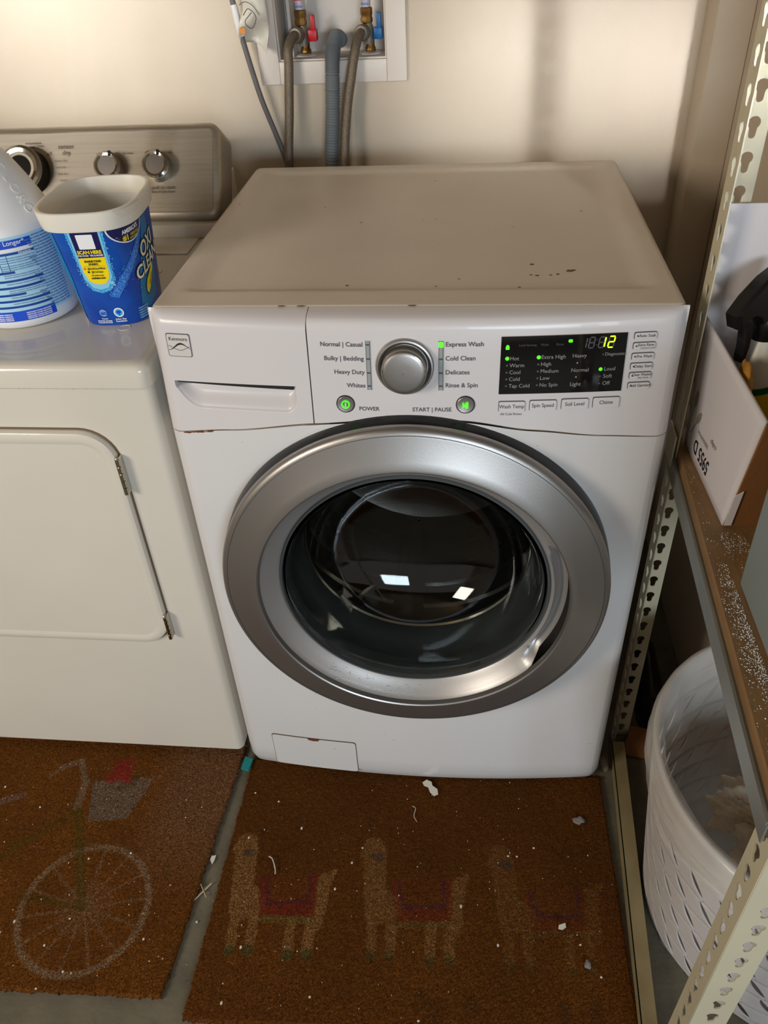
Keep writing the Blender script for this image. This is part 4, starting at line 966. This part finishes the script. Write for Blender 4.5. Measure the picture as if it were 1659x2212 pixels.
def crumple(name, c, s, m, parent, seed, amp=.28, sub=5):
    bm = bmesh.new(); bmesh.ops.create_icosphere(bm, subdivisions=sub, radius=1); rs = random.Random(seed)
    W_ = [(Vector((rs.gauss(0, 1), rs.gauss(0, 1), rs.gauss(0, 1)))*f, rs.random()*6, amp/f**.8) for f in (1.5, 2.0, 2.5, 3.5, 4, 5, 7, 9, 11)]
    for v in bm.verts:
        p = v.co.copy(); n = sum(a*(abs(math.sin(p.dot(d)+ph))-.5) for d, ph, a in W_)
        p *= 1-n; v.co = Vector((c[0]+s[0]*p.x, c[1]+s[1]*p.y, c[2]+s[2]*p.z))
    return bm_obj(name, bm, m, parent, 180)
crumple('tissue_ball', (-.110, -.005, .292), (.044, .042, .038), TISS, ts, 3, .42)
crumple('tissue_fold', (-.085, -.055, .285), (.046, .042, .036), TISS, ts, 5, .42)
crumple('tissue_fold', (-.075, .025, .262), (.050, .045, .040), TISS, ts, 8, .42)
gb = thing('grey_plastic_bag', 'dark grey bag bundle behind the tissue in the basket', 'bag', (BC.x, BC.y, 0))
crumple('bag_bundle', (.02, .02, .165), (.08, .08, .050), mat('grey_bag', rgb(120, 114, 112), .4), gb, 11, .2)

# ================================================================ THINGS ON THE DARK FLOOR UNDER THE SHELF
t = box('red_carton', .62, .80, .07, .19, 0, .33, mat('red_brown_card', rgb(122, 40, 20), .7), None, bev=.003); tag(t, 'red-brown box standing behind the laundry basket', 'box')
t = thing('cardboard_flap', 'torn flat brown card on the floor between far post and basket', 'cardboard')
slab('card_sheet', [(.40, .075, .004), (.50, .06, .004), (.53, .125, .010), (.425, .135, .018)], .003, BCRD, t, (0, 0, 1))
t = thing('dark_shoe', 'dark shoe on the floor behind the far shelf post', 'shoe')
loft('upper', [[Vector((.475+.03*w_*math.cos(a), .235+l_, max(.012, .012+h_*math.sin(a)))) for a in [PI*k/10 for k in range(11)]] for l_, w_, h_ in ((-.095, .3, .02), (-.08, .85, .04), (-.04, 1.05, .05), (.02, .95, .07), (.07, .9, .085), (.09, .5, .08))], BLKP, t)
loft('sole', [[Vector((p[0], p[1], z)) for p in rrect(.444, .506, .135, .330, .03, 6)] for z in (0, .013)], DARK, t)
t = crumple('lint_wad', (.362, .050, .014), (.009, .022, .011), mat('brown_lint', rgb(120, 104, 86), .9), None, 21, .3, 3); tag(t, 'grey lint wad at the washer corner beside the floor beam', 'lint')
t = slab('teal_scrap', [(-.362, -.012, .0135), (-.346, -.016, .0135), (-.343, .012, .0135), (-.360, .016, .0135)], .004, TEAL, None, (0, 0, 1)); tag(t, 'teal cloth scrap on the floor between dryer and washer', 'cloth')

# ================================================================ DOORMATS
def inpoly(x, y, P):
    c = False; j = len(P)-1
    for i in range(len(P)):
        if (P[i][1] > y) != (P[j][1] > y) and x < (P[j][0]-P[i][0])*(y-P[i][1])/(P[j][1]-P[i][1])+P[i][0]: c = not c
        j = i
    return c
def dseg(x, y, a, b):
    ax, ay = a; bx, by = b; dx, dy_ = bx-ax, by-ay; t = max(0, min(1, ((x-ax)*dx+(y-ay)*dy_)/(dx*dx+dy_*dy_))); return math.hypot(x-ax-t*dx, y-ay-t*dy_)
def L3(r, g, b): return np.array([lin(r), lin(g), lin(b)])
COIR = L3(132, 80, 26); COIR2 = L3(106, 60, 19); DUST = L3(146, 116, 92); BGREY = L3(156, 132, 104)
def left_col(x, y):
    c = COIR*.6+COIR2*.4; n = .5+.5*math.sin(31*x+3)*math.sin(27*y)
    c = c*(.88+.22*n)
    d = smooth(-.56, -.46, x)*smooth(-.30, -.12, y); c = c*(1-.42*d)+DUST*.42*d
    hx, hy, R = -.578, -.303, .1125; r = math.hypot((x-hx), (y-hy)); a = math.atan2(y-hy, x-hx)
    k = 0
    if abs(r-R) < .0062: k = .80*(1-abs(r-R)/.0062*.4)
    elif r < R:
        da = abs(((a*14/(2*PI)) % 1)-.5)*2*PI/14*r
        if da < .0022: k = .42
        elif r < .05: k = .12
    c = c*(1-k)+BGREY*k
    g = L3(84, 78, 22)
    if dseg(x, y, (-.665, -.116), (-.582, -.303)) < .0085: c = c*.35+g*.65
    if dseg(x, y, (-.582, -.303), (-.70, -.29)) < .006: c = c*.5+g*.5
    if dseg(x, y, (-.668, -.125), (-.79, -.235)) < .010: c = c*.55+g*.45
    if dseg(x, y, (-.60, -.187), (-.655, -.186)) < .006: c = c*.6+g*.4
    for p, q, w_ in (((-.668, -.112), (-.672, -.060), .008), ((-.672, -.060), (-.700, -.010), .007), ((-.700, -.010), (-.735, -.028), .006), ((-.735, -.028), (-.750, -.05), .004)):
        if dseg(x, y, p, q) < w_: c = c*.5+L3(150, 134, 112)*.5
    if inpoly(x, y, [(-.634, -.143), (-.560, -.130), (-.535, -.038), (-.657, -.056)]): c = c*.25+L3(128, 120, 106)*.75
    for fx, fy, fr in ((-.605, -.030, .020), (-.622, -.045, .014), (-.590, -.045, .014), (-.600, -.012, .015), (-.615, -.015, .014)):
        if math.hypot(x-fx, y-fy) < fr: c = c*.25+L3(158, 42, 44)*.75
    if dseg(x, y, (-.60, -.066), (-.570, -.058)) < .005 or math.hypot(x+.573, y+.04) < .010: c = c*.4+L3(66, 74, 34)*.6
    if dseg(x, y, (-.84, -.118), (-.79, -.095)) < .008: c = c*.5+L3(140, 120, 110)*.5
    return c
def right_col(x, y):
    n = .5+.5*math.sin(23*x+1)*math.sin(19*y+2); c = (COIR*.45+COIR2*.55)*(.80+.22*n)
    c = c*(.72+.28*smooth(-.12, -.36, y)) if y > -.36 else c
    L = L3(172, 128, 78)
    def llama(ox, oy, k, last=False):
        nonlocal c
        body = [((-.315, -.165), (-.300, -.285), .020), ((-.305, -.25), (-.275, -.275), .020), ((-.307, -.29), (-.303, -.345), .0085), ((-.274, -.28), (-.271, -.345), .0085),
                ((-.205, -.30), (-.205, -.345), .0085), ((-.172, -.29), (-.173, -.345), .0085), ((-.160, -.225), (-.165, -.30), .013), ((-.145, -.21), (-.155, -.23), .006), ((-.33, -.178), (-.30, -.180), .010)]
        for p, q, w_ in body:
            if dseg(x-ox, y-oy, p, q) < w_: c = c*(1-k)+L*k; break
        X, Y = x-ox, y-oy
        if inpoly(X, Y, [(-.280, -.226), (-.264, -.296), (-.168, -.290), (-.172, -.212)]):
            r = L3(132, 36, 30); inner = inpoly(X, Y, [(-.262, -.226), (-.252, -.268), (-.186, -.262), (-.190, -.212)])
            kk = (.25 if inner else .8)*min(1, k*1.6); c = c*(1-kk)+(L3(140, 50, 22) if inner else r)*kk
            if not inner and inpoly(X, Y, [(-.268, -.226), (-.257, -.275), (-.180, -.269), (-.184, -.212)]): c = c*.5+L3(58, 40, 70)*.5*1
        if dseg(X, Y, (-.262, -.300), (-.172, -.296)) < .006: c = c*(1-k)+L3(126, 112, 60)*k
        if math.hypot((X+.306)/1.6, Y+.183) < .008: c = c*.35+L3(52, 62, 66)*.65
        for hx, hy in ((-.303, -.354), (-.272, -.352), (-.204, -.355), (-.173, -.352)):
            if math.hypot(X-hx, Y-hy) < .0095: c = c*(1-k)+L3(44, 92, 52)*k
    llama(0, 0, .62); llama(.238, .008, .42); llama(.468, .008, .20)
    for px, py in ((.023, -.405), (.045, -.418), (.103, -.412), (.246, -.408), (.296, -.404)):
        if math.hypot(x-px, (y-py)*.7) < .012: c = c*.6+L3(66, 50, 26)*.4
    return c
COIRM = mat('coir_fibre', rgb(130, 66, 20), .95, attr='Col', var=.28, vscale=420, dark=rgb(66, 38, 14), spec=.1)
def doormat(name, label, cr, colf, nb):
    """cr: four corners (front-left, front-right, back-right, back-left)"""
    t = thing(name, label, 'doormat', (0, 0, 0)); P = [Vector((c[0], c[1], 0)) for c in cr]; TH = .010
    def at(u, v): return P[0]*(1-u)*(1-v)+P[1]*u*(1-v)+P[2]*u*v+P[3]*(1-u)*v
    nx, ny = 220, 150; vs = []; fs = []; cols = []
    for j in range(ny+1):
        for i in range(nx+1):
            p = at(i/nx, j/ny); e = min(i, j, nx-i, ny-j)
            if e == 0: p = p+Vector((random.gauss(0, .0012), random.gauss(0, .0012), 0))
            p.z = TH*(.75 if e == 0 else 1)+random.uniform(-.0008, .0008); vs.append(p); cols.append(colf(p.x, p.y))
    n1 = nx+1
    for j in range(ny):
        for i in range(nx): a = j*n1+i; fs.append((a, a+1, a+n1+1, a+n1))
    edge = list(range(n1))+[j*n1+nx for j in range(1, ny+1)]+[ny*n1+i for i in range(nx-1, -1, -1)]+[j*n1 for j in range(ny-1, 0, -1)]
    b0 = len(vs)
    for e in edge: q = vs[e].copy(); q.z = 0.0005; vs.append(q); cols.append(cols[e]*.7)
    for k in range(len(edge)): k2 = (k+1) % len(edge); fs.append((edge[k2], edge[k], b0+k, b0+k2))
    o = mk('mat_base', vs, fs, COIRM, t)
    ca = o.data.color_attributes.new('Col', 'FLOAT_COLOR', 'POINT'); ca.data.foreach_set('color', np.c_[np.array(cols), np.ones(len(cols))].astype('f').ravel())
    # bristles
    U = RNG.random(nb); V = RNG.random(nb); Vv = V*.97+.0; base = np.zeros((nb, 3))
    Pn = np.array([[p.x, p.y, 0] for p in P]); base = Pn[0]*((1-U)*(1-Vv))[:, None]+Pn[1]*(U*(1-Vv))[:, None]+Pn[2]*(U*Vv)[:, None]+Pn[3]*((1-U)*Vv)[:, None]
    ok = base[:, 1] < .05; base = base[ok]; nb = len(base)
    a = RNG.random(nb)*2*PI; ln = RNG.uniform(.003, .0065, nb); lean = RNG.uniform(.2, 1.2, nb); wd = RNG.uniform(.00025, .0005, nb)
    d = np.stack([np.cos(a)*np.sin(lean), np.sin(a)*np.sin(lean), np.cos(lean)], 1)*ln[:, None]; s = np.stack([-np.sin(a), np.cos(a), 0*a], 1)*wd[:, None]
    base[:, 2] = TH-.001; vv = np.stack([base-s, base+s, base+d], 1).reshape(-1, 3)
    me = bpy.data.meshes.new('coir_pile'); me.vertices.add(nb*3); me.vertices.foreach_set('co', vv.astype('f').ravel())
    me.loops.add(nb*3); me.loops.foreach_set('vertex_index', np.arange(nb*3, dtype='i')); me.polygons.add(nb)
    me.polygons.foreach_set('loop_start', np.arange(0, nb*3, 3, dtype='i')); me.polygons.foreach_set('loop_total', np.full(nb, 3, dtype='i')); me.update()
    br = RNG.uniform(.65, 1.45, nb)
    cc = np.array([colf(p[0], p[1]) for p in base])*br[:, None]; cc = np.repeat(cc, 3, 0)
    ca = me.color_attributes.new('Col', 'FLOAT_COLOR', 'POINT'); ca.data.foreach_set('color', np.c_[cc, np.ones(len(cc))].astype('f').ravel())
    o = put('coir_pile', me, COIRM, t); o['kind'] = 'stuff'; return t
doormat('doormat', 'brown coir doormat printed with a bicycle and flower basket, before the dryer', [(-1.10, -.452), (-.396, -.434), (-.366, .055), (-1.08, .045)], left_col, 90000)
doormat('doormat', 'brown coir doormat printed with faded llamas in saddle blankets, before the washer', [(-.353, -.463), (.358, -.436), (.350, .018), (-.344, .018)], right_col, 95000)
# ---- scraps on the mats and the concrete between them
def scrap(name, x, y, z, pts, label, m=PAPR, th=.001, curl=.004, grp=None):
    n = len(pts); r0 = [Vector((x+p[0], y+p[1], z+curl*abs(math.sin(i*1.7)))) for i, p in enumerate(pts)]
    o = loft(name, [r0, [v+Vector((0, 0, th)) for v in r0]], m); tag(o, label, 'scrap', grp); return o
scrap('paper_scrap', .018, -.032, .0145, [(-.014, .012), (-.006, .016), (.004, .014), (.006, .004), (.016, -.002), (.018, -.014), (.010, -.018), (.002, -.010), (-.002, 0), (-.010, .004)], 'torn white paper scrap on the llama mat against the washer front')
scrap('paper_scrap', -.375, -.196, .001, [(-.004, .008), (0, .005), (.005, .008), (.005, -.004), (.002, -.010), (-.003, -.003)], 'heart-shaped white paper scrap on the concrete strip between the mats')
scrap('paper_scrap', .252, -.280, .0145, [(-.006, -.003), (0, -.006), (.007, 0), (.006, .006), (0, .004), (-.005, .002)], 'small white paper scrap on the third llama of the mat')
t = tube('wooden_stick', [(-.388, -.274, .004), (-.376, -.258, .0045), (-.364, -.242, .005)], .0014, mat('pale_wood', rgb(196, 176, 140), .7), None, 8, 4); tag(t, 'short pale wooden stick lying crosswise between the mats', 'stick')
t = tube('wooden_stick', [(-.383, -.245, .0065), (-.375, -.256, .0072), (-.367, -.268, .0065)], .0008, mat('pale_wood', rgb(196, 176, 140), .7), None, 8, 4); tag(t, 'thin twig lying across the pale wooden stick', 'stick')
t = tube('thread_scrap', [(-.268, -.190, .015), (-.260, -.196, .018), (-.252, -.212, .016), (-.250, -.222, .015)], .0010, LINT, None, 6, 20); tag(t, 'curled white thread on the mat above the first llama blanket', 'thread')
t = tube('thread_scrap', [(-.012, -.072, .015), (-.006, -.078, .017), (-.008, -.092, .015), (-.002, -.104, .015)], .0006, LINT, None, 6, 20); tag(t, 'thin curled thread on the mat below the torn paper scrap', 'thread')
t = crumple('lint_clump', (.300, -.082, .0145), (.012, .008, .0025), mat('grey_lint', rgb(130, 122, 116), .9), None, 31, .4, 3); tag(t, 'flat grey lint clump near the right back corner of the llama mat', 'lint')
t = crumple('lint_clump', (.289, -.336, .0145), (.006, .008, .003), mat('grey_lint', rgb(130, 122, 116), .9), None, 33, .4, 3); tag(t, 'pale speckled lint clump by the third llama\'s legs', 'lint')
bm = bmesh.new(); rs = random.Random(5)
for k in range(330):
    x, y = rs.uniform(-.85, .345), rs.uniform(-.44, -.01)
    xl = -.396+.061*(y+.434)
    if xl+.003 < x < -.357: z = .0004
    elif xl-.004 < x < -.351: continue
    else: z = .0166
    r = rs.choice((.0004, .0005, .0006, .0008, .0012)) if rs.random() < .9 else .0022
    bmesh.ops.create_icosphere(bm, subdivisions=1, radius=r, matrix=Matrix.Translation((x, y, z+r)) @ Matrix.Diagonal((1, rs.uniform(.6, 1.6), .6, 1)))
o = bm_obj('crumbs', bm, LINT); o['kind'] = 'stuff'; tag(o, 'white crumbs and lint specks strewn over mats and floor', 'crumbs')
